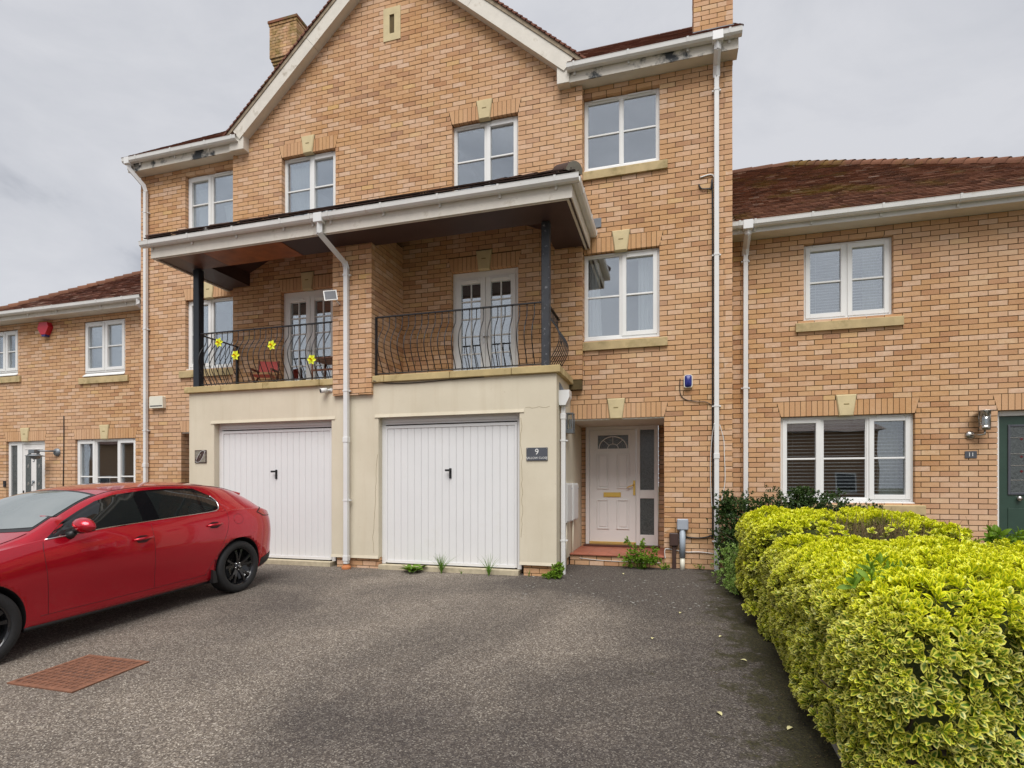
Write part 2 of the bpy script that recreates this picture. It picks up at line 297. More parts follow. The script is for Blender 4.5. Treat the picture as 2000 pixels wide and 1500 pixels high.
# ------------------------------------------------------------------ object helpers
WM = {}
def link(o, parent=None, world=None):
    COL.objects.link(o); WM[o] = world if world is not None else Matrix.Identity(4)
    if parent is not None:
        o.parent = parent; o.matrix_parent_inverse = WM[parent].inverted()
    return o
def thing(name, label, cat, base, group=None):
    o = bpy.data.objects.new(name, None); o.empty_display_size = .2; o.location = base
    link(o, None, Matrix.Translation(base)); tag(o, label, cat, group); return o
def tag(o, label=None, cat=None, group=None, kind=None):
    if label: o['label'] = label
    if cat: o['category'] = cat
    if group: o['group'] = group
    if kind: o['kind'] = kind
    return o
class MB:
    """collects shapes, builds one mesh object in world coordinates"""
    def __init__(s): s.v = []; s.f = []; s.m = []; s.sm = []
    def add(s, vs, fs, mi=0, smooth=False):
        b = len(s.v); s.v += [tuple(v) for v in vs]; s.f += [tuple(i + b for i in f) for f in fs]; s.m += [mi] * len(fs); s.sm += [smooth] * len(fs); return s
    def box(s, x0, x1, y0, y1, z0, z1, mi=0):
        return s.add([(x0, y0, z0), (x1, y0, z0), (x1, y1, z0), (x0, y1, z0), (x0, y0, z1), (x1, y0, z1), (x1, y1, z1), (x0, y1, z1)],
                     [(0, 3, 2, 1), (4, 5, 6, 7), (0, 1, 5, 4), (1, 2, 6, 5), (2, 3, 7, 6), (3, 0, 4, 7)], mi)
    def bbox(s, x0, x1, y0, y1, z0, z1, b=.004, mi=0):
        """box with chamfered edges"""
        vs = []; idx = {}
        def V(p):
            vs.append(p); return len(vs) - 1
        X, Y, Z = (x0, x1), (y0, y1), (z0, z1); sg = (1, -1)
        for i in (0, 1):
            for j in (0, 1):
                for k in (0, 1):
                    a, c, d = sg[i] * b, sg[j] * b, sg[k] * b
                    idx[i, j, k, 'x'] = V((X[i], Y[j] + c, Z[k] + d)); idx[i, j, k, 'y'] = V((X[i] + a, Y[j], Z[k] + d)); idx[i, j, k, 'z'] = V((X[i] + a, Y[j] + c, Z[k]))
        F = []
        for i in (0, 1):
            F.append([idx[i, 0, 0, 'x'], idx[i, 1, 0, 'x'], idx[i, 1, 1, 'x'], idx[i, 0, 1, 'x']][::1 if i else -1])
            F.append([idx[0, i, 0, 'y'], idx[1, i, 0, 'y'], idx[1, i, 1, 'y'], idx[0, i, 1, 'y']][::-1 if i else 1])
            F.append([idx[0, 0, i, 'z'], idx[1, 0, i, 'z'], idx[1, 1, i, 'z'], idx[0, 1, i, 'z']][::1 if i else -1])
        for i in (0, 1):
            for j in (0, 1):
                F.append([idx[i, j, 0, 'x'], idx[i, j, 1, 'x'], idx[i, j, 1, 'y'], idx[i, j, 0, 'y']])
                F.append([idx[i, 0, j, 'x'], idx[i, 1, j, 'x'], idx[i, 1, j, 'z'], idx[i, 0, j, 'z']])
                F.append([idx[0, i, j, 'y'], idx[1, i, j, 'y'], idx[1, i, j, 'z'], idx[0, i, j, 'z']])
                for k in (0, 1): F.append([idx[i, j, k, 'x'], idx[i, j, k, 'y'], idx[i, j, k, 'z']])
        return s.add(vs, F, mi)
    def prism(s, poly, y0, y1, mi=0, axis='y'):
        """poly of (a,b); axis y: (x,z) extruded in y; axis x: (y,z) extruded in x; axis z: (x,y) extruded in z"""
        n = len(poly)
        mk = {'y': lambda a, b, c: (a, c, b), 'x': lambda a, b, c: (c, a, b), 'z': lambda a, b, c: (a, b, c)}[axis]
        vs = [mk(a, b, y0) for a, b in poly] + [mk(a, b, y1) for a, b in poly]
        fs = [tuple(range(n))[::-1], tuple(range(n, 2 * n))] + [(i, (i + 1) % n, n + (i + 1) % n, n + i) for i in range(n)]
        return s.add(vs, fs, mi)
    def tube(s, pts, r, n=8, mi=0, cap=True, closed=False):
        pts = [Vector(p) for p in pts]; vs = []; rr = r if hasattr(r, '__len__') else [r] * len(pts)
        prev = None
        for i, p in enumerate(pts):
            d = (pts[min(i + 1, len(pts) - 1)] - pts[max(i - 1, 0)]).normalized()
            if prev is None: a = d.orthogonal().normalized()
            else:
                a = prev - d * prev.dot(d)
                a = a.normalized() if a.length > 1e-6 else d.orthogonal().normalized()
            prev = a; b = d.cross(a)
            for k in range(n):
                t = 2 * math.pi * (k + .5) / n; vs.append(p + (a * math.cos(t) + b * math.sin(t)) * rr[i])
        fs = []
        for i in range(len(pts) - 1):
            for k in range(n):
                fs.append((i * n + k, i * n + (k + 1) % n, (i + 1) * n + (k + 1) % n, (i + 1) * n + k))
        s.add(vs, fs, mi, n > 4)
        if cap:
            b = len(s.v) - len(vs)
            s.f += [tuple(b + k for k in range(n))[::-1], tuple(b + (len(pts) - 1) * n + k for k in range(n))]; s.m += [mi] * 2; s.sm += [False] * 2
        return s
    def sqtube(s, pts, a, mi=0):
        return s.tube(pts, a * .7071, 4, mi)
    def lathe(s, prof, origin, axis='z', n=24, mi=0, arc=(0, 2 * math.pi)):
        """prof list of (r,h)"""
        vs = []; full = abs(arc[1] - arc[0] - 2 * math.pi) < 1e-6; m_ = n if full else n + 1
        for r, h in prof:
            for k in range(m_):
                t = arc[0] + (arc[1] - arc[0]) * k / n; a, b = r * math.cos(t), r * math.sin(t)
                p = {'z': (a, b, h), 'y': (a, h, b), 'x': (h, a, b)}[axis]
                vs.append((p[0] + origin[0], p[1] + origin[1], p[2] + origin[2]))
        fs = []
        for i in range(len(prof) - 1):
            for k in range(n if full else n):
                k2 = (k + 1) % m_
                fs.append((i * m_ + k, i * m_ + k2, (i + 1) * m_ + k2, (i + 1) * m_ + k))
        return s.add(vs, fs, mi, True)
    def mesh(s, name, mats):
        me = bpy.data.meshes.new(name); me.from_pydata(s.v, [], s.f)
        for m in (mats if isinstance(mats, (list, tuple)) else [mats]): me.materials.append(MATS[m] if isinstance(m, str) else m)
        me.polygons.foreach_set('material_index', s.m); me.polygons.foreach_set('use_smooth', s.sm); me.update(); return me
    def build(s, name, mats, parent=None, kind=None, recalc=True):
        me = s.mesh(name, mats)
        if recalc:
            bm = bmesh.new(); bm.from_mesh(me); bmesh.ops.recalc_face_normals(bm, faces=bm.faces); bm.to_mesh(me); bm.free()
        o = bpy.data.objects.new(name, me); link(o, parent)
        if kind: o['kind'] = kind
        return o
def part(name, mat, parent, *boxes, bev=0, kind=None):
    m = MB()
    for b in boxes: m.bbox(*b, b=bev) if bev else m.box(*b)
    return m.build(name, mat, parent, kind)
def text_mesh(txt, size, loc, mat, name, parent, depth=.002, rotz=0, align='CENTER', sx=1.0):
    cu = bpy.data.curves.new('t', 'FONT'); cu.body = txt; cu.size = size; cu.align_x = align; cu.align_y = 'CENTER'; cu.extrude = depth
    tmp = bpy.data.objects.new('t', cu); COL.objects.link(tmp)
    dg = bpy.context.evaluated_depsgraph_get(); me = bpy.data.meshes.new_from_object(tmp.evaluated_get(dg))
    bpy.data.objects.remove(tmp); bpy.data.curves.remove(cu)
    me.name = name
    M = Matrix.Translation(loc) @ Matrix.Rotation(rotz, 4, 'Z') @ Matrix.Rotation(R(90), 4, 'X') @ Matrix.Diagonal((sx, 1, 1, 1))
    me.transform(M); me.materials.clear(); me.materials.append(MATS[mat])
    o = bpy.data.objects.new(name, me); link(o, parent); return o

# ------------------------------------------------------------------ bricks and tiles
CY, SY = math.cos(YAW), math.sin(YAW)
def to_px(p):
    dx, dy, dz = p[0] - CAM[0], p[1] - CAM[1], p[2] - CAM[2]
    wv = -dx * SY + dy * CY
    if wv < .1: return None
    return 1000 + F_PX * (dx * CY + dy * SY) / wv, 945.36 - F_PX * dz / wv, wv
def ptemplate(kind, du, dv, rg):
    a, b = du / 2, dv / 2; j = lambda s: rg.uniform(-s, s)
    if kind == 'brick':
        pr = rg.uniform(-.0015, .002); D = .09
        q = [(-a + j(.0015), -pr, -b + j(.0015)), (a + j(.0015), -pr, -b + j(.0015)), (a + j(.0015), -pr + j(.001), b + j(.0015)), (-a + j(.0015), -pr + j(.001), b + j(.0015))]
        v = q + [(x, D, z) for x, y, z in q]
        return v, [(0, 1, 2, 3), (0, 3, 7, 4), (1, 5, 6, 2), (3, 2, 6, 7), (0, 4, 5, 1)]
    if kind == 'tile':          # x across, z up the slope, -y outward
        l = j(.003); t0, t1 = -.030 + j(.003), -.010
        v = [(-a, t0, -b + l), (a, t0 + j(.002), -b + l), (a, t1, b + .03), (-a, t1, b + .03), (-a, t0 + .014, -b + l), (a, t0 + .014, -b + l), (a, .005, b + .03), (-a, .005, b + .03)]
        return v, [(0, 1, 2, 3), (4, 5, 1, 0), (0, 3, 7, 4), (1, 5, 6, 2)]
POOL = {}
class Field:
    """bricks / tiles of one part: the biggest in view become objects, the rest one stuff mesh"""
    def __init__(s, kind, mat): s.kind = kind; s.mat = mat; s.items = []; s.rg = random.Random(11)
    def put(s, c, U, Nn, V, du, dv, show=True, tint=None):
        s.items.append((c, U, Nn, V, du, dv, show, s.rg.random() if tint is None else tint))
    def build(s, parent, single, rest, nmax=300):
        cand = []
        for i, (c, U, Nn, V, du, dv, show, ti) in enumerate(s.items):
            if not show: continue
            q = to_px(c)
            if q is None or not (8 < q[0] < 1992 and 8 < q[1] < 1492): continue
            nd = Nn.dot(Vector(CAM) - c) / (Vector(CAM) - c).length
            if nd < .1: continue
            cand.append((-(du * dv * nd / q[2] ** 2), i))
        cand.sort(); pick = {i for _, i in cand[:nmax]}
        verts = []; faces = []; tints = []
        for i, (c, U, Nn, V, du, dv, show, ti) in enumerate(s.items):
            if i in pick:
                key = (s.kind, s.mat, round(du, 3), round(dv, 3), int(ti * 9.99))
                if key not in POOL:
                    v, f = ptemplate(s.kind, du, dv, s.rg); me = bpy.data.meshes.new(single); me.from_pydata(v, [], f); me.materials.append(MATS[s.mat])
                    at = me.attributes.new('tint', 'FLOAT', 'POINT'); at.data.foreach_set('value', [ti] * len(v)); POOL[key] = me
                o = bpy.data.objects.new(single, POOL[key])
                M = Matrix((U, -Nn, V)).transposed().to_4x4(); M.translation = c
                link(o, parent)
                o.matrix_basis = M; continue
            v, f = ptemplate(s.kind, du, dv, s.rg); b = len(verts)
            verts += [tuple(c + U * x - Nn * y + V * z) for x, y, z in v]; faces += [tuple(k + b for k in ff) for ff in f]; tints += [ti] * len(v)
        if verts:
            me = bpy.data.meshes.new(rest); me.from_pydata(verts, [], faces); me.materials.append(MATS[s.mat])
            at = me.attributes.new('tint', 'FLOAT', 'POINT'); at.data.foreach_set('value', tints)
            o = bpy.data.objects.new(rest, me); link(o, parent); o['kind'] = 'stuff'
VZ = Vector((0, 0, 1)); CO, BL = .075, .225
def lay_bricks(fld, O, U, Nn, u0, u1, z0, z1, holes=(), clip=None, phase=0., show=True):
    """running bond on the plane through O (z=0 there); holes (u0,u1,z0,z1)"""
    O, U, Nn = Vector(O), Vector(U), Vector(Nn); J = .005
    k0, k1 = math.floor(z0 / CO + 1e-6), math.ceil(z1 / CO - 1e-6)
    for k in range(k0, k1):
        a, b = max(z0, k * CO), min(z1, (k + 1) * CO)
        if b - a < .02: continue
        zm = (a + b) / 2; segs = [(u0, u1)]
        if clip:
            r = clip(zm)
            if r is None: continue
            segs = [(max(u0, r[0]), min(u1, r[1]))]
        for h in holes:
            if h[2] + .004 < b - .002 and h[3] - .004 > a + .002 and h[2] < zm < h[3]:
                ns = []
                for s0, s1 in segs:
                    if h[1] <= s0 or h[0] >= s1: ns.append((s0, s1)); continue
                    if h[0] - s0 > .02: ns.append((s0, h[0]))
                    if s1 - h[1] > .02: ns.append((h[1], s1))
                segs = ns
        off = phase + (BL / 2 if k % 2 else 0)
        for s0, s1 in segs:
            cuts = [s0]; j = math.ceil((s0 - off) / BL + 1e-6)
            while off + j * BL < s1 - 1e-6:
                cuts.append(off + j * BL); j += 1
            cuts.append(s1)
            if len(cuts) > 2 and cuts[1] - cuts[0] < .045: cuts.pop(1)
            if len(cuts) > 2 and cuts[-1] - cuts[-2] < .045: cuts.pop(-2)
            for p, q in zip(cuts, cuts[1:]):
                if q - p < .02: continue
                e0 = 0 if p == s0 else J; e1 = 0 if q == s1 else J
                c = O + U * ((p + e0 + q - e1) / 2) + VZ * zm
                fld.put(c, U, Nn, VZ, round(q - p - e0 - e1, 4), round(b - a - .010, 4), show)
def backing(mb, O, U, Nn, u0, u1, z0, z1, holes=(), thick=.24, inset=.008, mi=0):
    """mortar wall with openings; front sits just behind the brick faces"""
    O, U, Nn = Vector(O), Vector(U), Vector(Nn); e = .006
    hs = [(a - e, b + e, c - e if c > z0 + .01 else c, d + .016) for a, b, c, d in holes]
    us = sorted({u0, u1, *[min(max(h[i], u0), u1) for h in hs for i in (0, 1)]}); zs = sorted({z0, z1, *[min(max(h[i], z0), z1) for h in hs for i in (2, 3)]})
    solid = lambda i, j: 0 <= i < len(us) - 1 and 0 <= j < len(zs) - 1 and not any(h[0] - 1e-6 <= us[i] and us[i + 1] <= h[1] + 1e-6 and h[2] - 1e-6 <= zs[j] and zs[j + 1] <= h[3] + 1e-6 for h in hs)
    P = lambda u, z, d: O + U * u + VZ * z - Nn * d
    for i in range(len(us) - 1):
        for j in range(len(zs) - 1):
            if not solid(i, j): continue
            a, b, c, d = us[i], us[i + 1], zs[j], zs[j + 1]
            mb.add([P(a, c, inset), P(b, c, inset), P(b, d, inset), P(a, d, inset)], [(0, 1, 2, 3)], mi)
            mb.add([P(a, c, thick), P(b, c, thick), P(b, d, thick), P(a, d, thick)], [(3, 2, 1, 0)], mi)
            for (di, dj), (p, q) in (((-1, 0), ((a, c), (a, d))), ((1, 0), ((b, d), (b, c))), ((0, -1), ((b, c), (a, c))), ((0, 1), ((a, d), (b, d)))):
                if not solid(i + di, j + dj):
                    mb.add([P(*p, inset), P(*q, inset), P(*q, thick), P(*p, thick)], [(0, 1, 2, 3)], mi)
def lintel_holes(x0, x1, z, key=True):
    """where the ordinary courses make way for a soldier lintel and its keystone"""
    c = (x0 + x1) / 2; h = [(x0 - .012 - .02 * i, x1 + .012 + .02 * i, z + i * CO, z + (i + 1) * CO) for i in range(3)]
    if key: h.append((c - .142, c + .142, z + 3 * CO, z + 4 * CO))
    return h
def lintel(parent, x0, x1, z, y, key=True):
    """soldier bricks either side of a stone keystone"""
    c = (x0 + x1) / 2; rg = random.Random(int(abs(x0) * 1000))
    def brick(b0, b1, t0, t1):
        j = .004; yy = y - rg.uniform(-.001, .002); zb, zt = z + .003, z + .222
        v = [(b0 + j, yy, zb), (b1 - j, yy, zb), (t1 - j, yy, zt), (t0 + j, yy, zt)]; v += [(p[0], y + .09, p[2]) for p in v]
        me = bpy.data.meshes.new('soldier_brick'); me.from_pydata(v, [], [(0, 1, 2, 3), (0, 3, 7, 4), (1, 5, 6, 2), (3, 2, 6, 7), (0, 4, 5, 1)])
        me.materials.append(MATS['brick']); at = me.attributes.new('tint', 'FLOAT', 'POINT'); at.data.foreach_set('value', [rg.uniform(.12, .62)] * 8)
        link(bpy.data.objects.new('soldier_brick', me), parent)
    for sgn in (-1, 1):
        xe = x0 if sgn < 0 else x1
        kb, kt = (.095, .122) if key else (0, 0)
        A, B = (xe, xe + sgn * .055), (c + sgn * kb, c + sgn * kt)       # outer and inner (bottom, top)
        span = abs(xe - c) - .045 - (.15 if key else 0); n = max(1, round(span / .0755)); st = span / n
        xs = [xe - sgn * (.045 + st * i) for i in range(n + 1)]
        edges = [A] + [(q, q) for q in xs] + ([B] if key else [])
        for (b0, t0), (b1, t1) in zip(edges, edges[1:]):
            if sgn < 0: brick(b0, b1, t0, t1)
            else: brick(b1, b0, t1, t0)
    if key:
        m = MB(); zt = z + .298
        f = [(c - .092, z - .012), (c + .092, z - .012), (c + .136, zt), (c - .136, zt)]
        g = [(c - .080, z), (c + .080, z), (c + .122, zt - .012), (c - .122, zt - .012)]
        v = [(a, y - .012, b) for a, b in f] + [(a, y - .026, b) for a, b in g] + [(a, y + .06, b) for a, b in f]
        m.add(v, [(4, 5, 6, 7)] + [(i, (i + 1) % 4, 4 + (i + 1) % 4, 4 + i) for i in range(4)] + [(8 + i, 8 + (i + 1) % 4, (i + 1) % 4, i) for i in range(4)])
        ks = m.build('keystone', 'keystone', parent)
        MB().prism([(c - .035, z + .150), (c + .035, z + .150), (c + .035, z + .166), (c - .035, z + .166)], y - .028, y - .02).build('carved_mark', 'key_mark', ks)
def tile_field(fld, O, U, S, u_of_s, rows, gauge=.1, width=.165, ph=0., show=True):
    O, U, S = Vector(O), Vector(U), Vector(S).normalized(); Nn = U.cross(S).normalized()
    for r in range(rows):
        s = (r + .5) * gauge; rr = u_of_s(s)
        if rr is None: continue
        u0, u1 = rr
        if u1 - u0 < .03: continue
        j = math.floor((u0 - ph) / width); off = ph + (width / 2 if r % 2 else 0)
        u = off + j * width
        while u < u1:
            a, b = max(u, u0), min(u + width, u1)
            if b - a > .025: fld.put(O + U * ((a + b) / 2) + S * s, U, Nn, S, round(b - a - .003, 3), gauge, show)
            u += width
# ------------------------------------------------------------------ windows
def window(house, x0, x1, z0, z1, yf, lights, recess=.075, bars=True, vents=(1, 1), sill='stone', room='room_wall', glass='window_glass', pvc_sill=.03, depth=2.2, label=None, split=.5):
    y = yf + recess; fw = .045; m = MB()
    zb = z0 + pvc_sill
    m.bbox(x0, x0 + fw, y, y + .07, zb, z1, b=.004); m.bbox(x1 - fw, x1, y, y + .07, zb, z1, b=.004)
    m.bbox(x0 + fw, x1 - fw, y + .001, y + .069, z1 - fw, z1, b=.004); m.bbox(x0 + fw, x1 - fw, y + .001, y + .069, zb, zb + fw, b=.004)
    tot = sum(l[0] for l in lights); xs = [x0 + fw]; W = x1 - x0 - 2 * fw - .045 * (len(lights) - 1); sp = []
    for i, l in enumerate(lights):
        a = xs[-1]; b = a + W * l[0] / tot; sp.append((a, b)); xs.append(b + .045)
        if i < len(lights) - 1: m.bbox(b, b + .045, y + .0015, y + .068, zb + fw, z1 - fw, b=.004)
    wdw = m.build('window', 'upvc', house)
    if label: wdw['label'] = label
    for (a, b), l in zip(sp, lights):
        c, d = zb + fw, z1 - fw; pr = 0
        if l[1] == 'C':
            k = .052; e = .012
            cm = MB().bbox(a - e, a + k, y - .014, y + .05, c - e, d + e, b=.004).bbox(b - k, b + e, y - .014, y + .05, c - e, d + e, b=.004).bbox(a + k, b - k, y - .0135, y + .05, c - e, c + k, b=.004).bbox(a + k, b - k, y - .0135, y + .05, d - k, d + e, b=.004)
            cm.build('casement', 'upvc', wdw); a, b, c, d = a + k, b - k, c + k, d - k; pr = .012
        else:
            MB().box(a, a + .012, y + .012, y + .03, c, d).box(b - .012, b, y + .012, y + .03, c, d).box(a, b, y + .0125, y + .03, c, c + .012).box(a, b, y + .0125, y + .03, d - .012, d).build('glazing_bead', 'upvc', wdw)
        part('pane', glass, wdw, (a - .004, b + .004, y + .030, y + .036, c - .004, d + .004))
        if bars:
            zm = c + (d - c) * split; part('glazing_bar', 'upvc', wdw, (a, b, y + .014 - pr, y + .029, zm - .013, zm + .013), bev=.003)
    for (a, b), v in zip(sp, list(vents) + [0] * 4):
        if v:
            mid, hw = (a + b) / 2, min(.17, (b - a) * .36)
            part('trickle_vent', 'upvc', wdw, (mid - hw, mid + hw, y - .02, y - .0005, z1 - .034, z1 - .014), bev=.003)
    MB().prism([(y - .055, z0 + .004), (y - .055, z0 + .018), (y + .03, zb + .002), (y + .05, zb + .002), (y + .05, z0)], x0 - .004, x1 + .004, axis='x').build('pvc_sill', 'upvc', wdw)
    if sill == 'stone':
        o = .115; MB().prism([(yf + .06, z0 - .004), (yf - .035, z0 - .022), (yf - .042, z0 - .030), (yf - .042, z0 - .150), (yf + .06, z0 - .150)], x0 - o, x1 + o, axis='x').build('sill', 'stone', wdw)
    if room:
        g = .22; ya, yb = y + .10, y + depth; A, B, C, D = x0 - g, x1 + g, z0 - .3, z1 + .15
        r = MB(); r.add([(A, ya, C), (B, ya, C), (B, ya, D), (A, ya, D), (A, yb, C), (B, yb, C), (B, yb, D), (A, yb, D)], [(4, 5, 6, 7), (0, 4, 7, 3), (1, 2, 6, 5), (3, 7, 6, 2), (0, 1, 5, 4)])
        r.build('room', room, wdw, recalc=False)
    return wdw, sp, y
def curtain(label, xa, xb, z0, z1, y, mat='curtain_white', folds=6, gather=0., group=None):
    n = folds * 6; vs = []; rows = 10
    for r in range(rows + 1):
        t = r / rows; z = z0 + (z1 - z0) * t
        for k in range(n + 1):
            s = k / n; x = xa + (xb - xa) * s
            if gather: x = xa + (x - xa) * (1 - gather * (1 - t) * .9)
            vs.append((x, y + .018 * math.sin(s * folds * 2 * math.pi) + .006 * math.sin(9 * s + 5 * t), z))
    fs = [(r * (n + 1) + k, r * (n + 1) + k + 1, (r + 1) * (n + 1) + k + 1, (r + 1) * (n + 1) + k) for r in range(rows) for k in range(n)]
    m = MB().add(vs, fs, 0, True)
    o = m.build('curtain', mat); tag(o, label, 'curtain', group); return o
def blind(label, x0, x1, z0, z1, y, pitch=.05, mat='blind_white', tilt=.3, wid=.035):
    t = thing('venetian_blind', label, 'blind', ((x0 + x1) / 2, y, z0))
    part('head_rail', mat, t, (x0, x1, y - .02, y + .02, z1 - .03, z1))
    me = None; z = z1 - .05
    while z > z0:
        if me is None:
            a = wid / 2; dz = math.sin(tilt) * a; dy = math.cos(tilt) * a
            mm = MB().add([(x0, -dy, -dz), (x1, -dy, -dz), (x1, dy, dz), (x0, dy, dz), (x0, -dy, -dz + .002), (x1, -dy, -dz + .002), (x1, dy, dz + .002), (x0, dy, dz + .002)], [(0, 3, 2, 1), (4, 5, 6, 7), (0, 1, 5, 4), (2, 3, 7, 6), (1, 2, 6, 5), (3, 0, 4, 7)])
            me = mm.mesh('slat', mat)
        o = bpy.data.objects.new('slat', me); link(o, t); o.location = (0, y, z); z -= pitch
    for xx in (x0 + .15, x1 - .15): MB().tube([(xx, y, z0), (xx, y, z1)], .0015, 4).build('cord', mat, t)
    return t
# ------------------------------------------------------------------ rainwater goods
def gutter(parent, x0, x1, y, z, brackets, mat='upvc_trim', w=.11, name='gutter'):
    """square-line gutter along X; y is the fascia face, z the top edge"""
    pr = [(y, z), (y, z - .075), (y - .02, z - .085), (y - w + .03, z - .085), (y - w + .006, z - .06), (y - w, z - .012), (y - w - .004, z), (y - w + .006, z), (y - w + .012, z - .02), (y - w + .034, z - .075), (y - .022, z - .076), (y - .006, z - .07), (y - .006, z)]
    o = MB().prism(pr, x0, x1, axis='x').build(name, mat, parent)
    for b in brackets:
        q = [(y - .002, z + .004), (y - .002, z - .13), (y - .02, z - .13), (y - .02, z - .092), (y - w + .028, z - .092), (y - w, z - .062), (y - w - .008, z - .01), (y - w - .010, z + .006), (y - w + .014, z + .006), (y - w + .014, z - .004), (y - .02, z - .004), (y - .02, z + .004)]
        MB().prism(q, b - .014, b + .014, axis='x').build('gutter_bracket', mat, o)
    return o
def downpipe(parent, x, y, z0, z1, clips, mat='upvc_pipe', a=.066, top=None, joints=()):
    """square pipe standing off the wall; y = pipe centre; top: extra points to the gutter"""
    m = MB().bbox(x - a / 2, x + a / 2, y - a / 2, y + a / 2, z0, z1, b=.006)
    o = m.build('downpipe', mat, parent)
    if top:
        pts = [Vector(p) for p in top]
        for p, q in zip(pts, pts[1:]):
            d = (q - p).normalized(); MB().sqtube([p - d * .012, q + d * .012], a * 1.02).build('offset_bend', mat, o)
    for zc in clips:
        part('pipe_clip', mat, o, (x - a / 2 - .004, x + a / 2 + .004, y - a / 2 - .004, y + a / 2 + .03, zc - .012, zc + .012), (x + a / 2, x + a / 2 + .028, y + .005, y + a / 2 + .02, zc - .009, zc + .009), (x - a / 2 - .028, x - a / 2, y + .005, y + a / 2 + .02, zc - .009, zc + .009))
    for zc in joints: part('pipe_socket', mat, o, (x - a / 2 - .006, x + a / 2 + .006, y - a / 2 - .006, y + a / 2 + .006, zc - .04, zc + .04), bev=.004)
    return o
# ================================================================== GROUND
def gz(y):
    if y > 0: return 0.
    if y > -1.07: return .033 * y
    return max(-.0353 + .052 * (y + 1.07), -.56)
def sheet(name, x0, x1, ys, dz, mat, nx=1):
    m = MB(); xs = [x0 + (x1 - x0) * i / nx for i in range(nx + 1)]
    vs = [(x, y, gz(y) + dz) for y in ys for x in xs]; k = nx + 1
    m.add(vs, [(j * k + i, j * k + i + 1, (j + 1) * k + i + 1, (j + 1) * k + i) for j in range(len(ys) - 1) for i in range(nx)])
    return m.build(name, mat)
tag(sheet('ground', -300, 300, [-300, -40, -11.16, -1.07, 0, 40, 300], -.012, 'far_ground'), kind='structure')
tag(sheet('driveway', -18, .06, [-16, -11.16, -6, -1.07, 0, 1.2], 0, 'asphalt', 4), kind='structure')
tag(sheet('road', -60, 60, [-24, -16.002], 0, 'asphalt'), kind='structure')
tag(sheet('garden_bed', .10, 6.5, [-9, -1.07, 0, .8], .03, 'soil', 2), kind='structure')
edg = MB()
for i in range(12):
    y0 = -9 + i * .75; y1 = y0 + .74
    edg = MB(); edg.add([(x, y, gz(y) + z) for y in (y0, y1) for x, z in ((.05, -.05), (.11, -.05), (.11, .05), (.05, .05))], [(0, 1, 2, 3), (7, 6, 5, 4), (0, 4, 5, 1), (1, 5, 6, 2), (2, 6, 7, 3), (3, 7, 4, 0)])
    if i == 0: kerb = thing('kerb', 'low concrete edging between the driveway and the hedge', 'kerb', (.08, -5, gz(-5)))
    edg.build('edging_slab', 'concrete', kerb)

# ================================================================== MAIN HOUSE (numbers 7 and 9 under one gable)
XL, XR, BX0, BX1, BY = -11.0, 0., -8.67, -2.155, -.1
house = thing('semi_detached_house', 'tall three-storey pair of brick houses with a shared gable, balconies and two garages', 'house', (-5.5, 1.5, 0))
F_ = Field('brick', 'brick')
WL = dict(l1=(-9.89, -8.765, 3.45, 4.80), l2=(-9.89, -8.765, 6.075, 7.20), r1=(-2.147, -1.012, 3.45, 4.80), r2=(-2.147, -1.012, 6.075, 7.20),
          gl=(-7.60, -6.485, 5.93, 7.13), gr=(-4.295, -3.172, 5.93, 7.13), fl=(-7.62, -6.49, 2.86, 4.71), fr=(-4.31, -3.172, 2.86, 4.71))
GL, GR, GZ, GS = -8.26, -2.53, 7.63, .862         # gable: feet of the brick triangle and its slope
GC = (GL + GR) / 2; GA = GZ + GS * (GC - GL)
def gclip(z):
    if z < GZ: return (BX0, BX1)
    d = (z - GZ) / GS
    return (GL + d - .15, GR - d + .15) if GL + d < GR - d else None
E1, E2 = (1, 0, 0), (0, -1, 0)
wallparts = []
def bk(name, *args, **k):
    m = MB(); backing(m, *args, **k); wallparts.append(m.build(name, 'mortar', house)); return wallparts[-1]
# left and right flanks
hA = [WL['l1'], WL['l2'], (-9.99, -8.6, -.3, 2.25)] ; hAb = hA + lintel_holes(-9.89, -8.765, 4.80) + lintel_holes(-9.99, -8.69, 2.25)
bk('wall', (0, 0, 0), E1, E2, XL + .008, BX0 + .1, -.3, 7.36, hA)
lay_bricks(F_, (0, 0, 0), E1, E2, XL, BX0 + .02, 0, 7.35, hAb, phase=XL)
hB = [WL['r1'], WL['r2'], (-2.5, -.945, -.3, 2.25)]; hBb = hB + lintel_holes(-2.147, -1.012, 4.80) + lintel_holes(-2.36, -.945, 2.25)
bk('wall', (0, 0, 0), E1, E2, -2.36, XR - .008, -.3, 7.36, hB)
lay_bricks(F_, (0, 0, 0), E1, E2, -2.35, XR, 0, 7.35, hBb, phase=XR)
# gabled bay
VT = (-5.545, -5.225, 8.75, 9.31)
hC = [WL['gl'], WL['gr'], WL['fl'], WL['fr'], VT]; hCb = list(hC)
for k in ('gl', 'gr', 'fl', 'fr'): hCb += lintel_holes(WL[k][0], WL[k][1], WL[k][3])
wo = bk('wall', (0, BY, 0), E1, E2, BX0 + .008, BX1 - .008, 2.7, GZ, [h for h in hC if h[3] < GZ], thick=.3)
MB().prism([(GL - .2, GZ + .001), (GR + .2, GZ + .001), (GC + .1, GA + .1), (GC - .1, GA + .1)], BY + .008, BY + .2).build('gable_wall', 'mortar', house)
lay_bricks(F_, (0, BY, 0), E1, E2, BX0, BX1, 2.85, 10.2, hCb, gclip, phase=BX0)
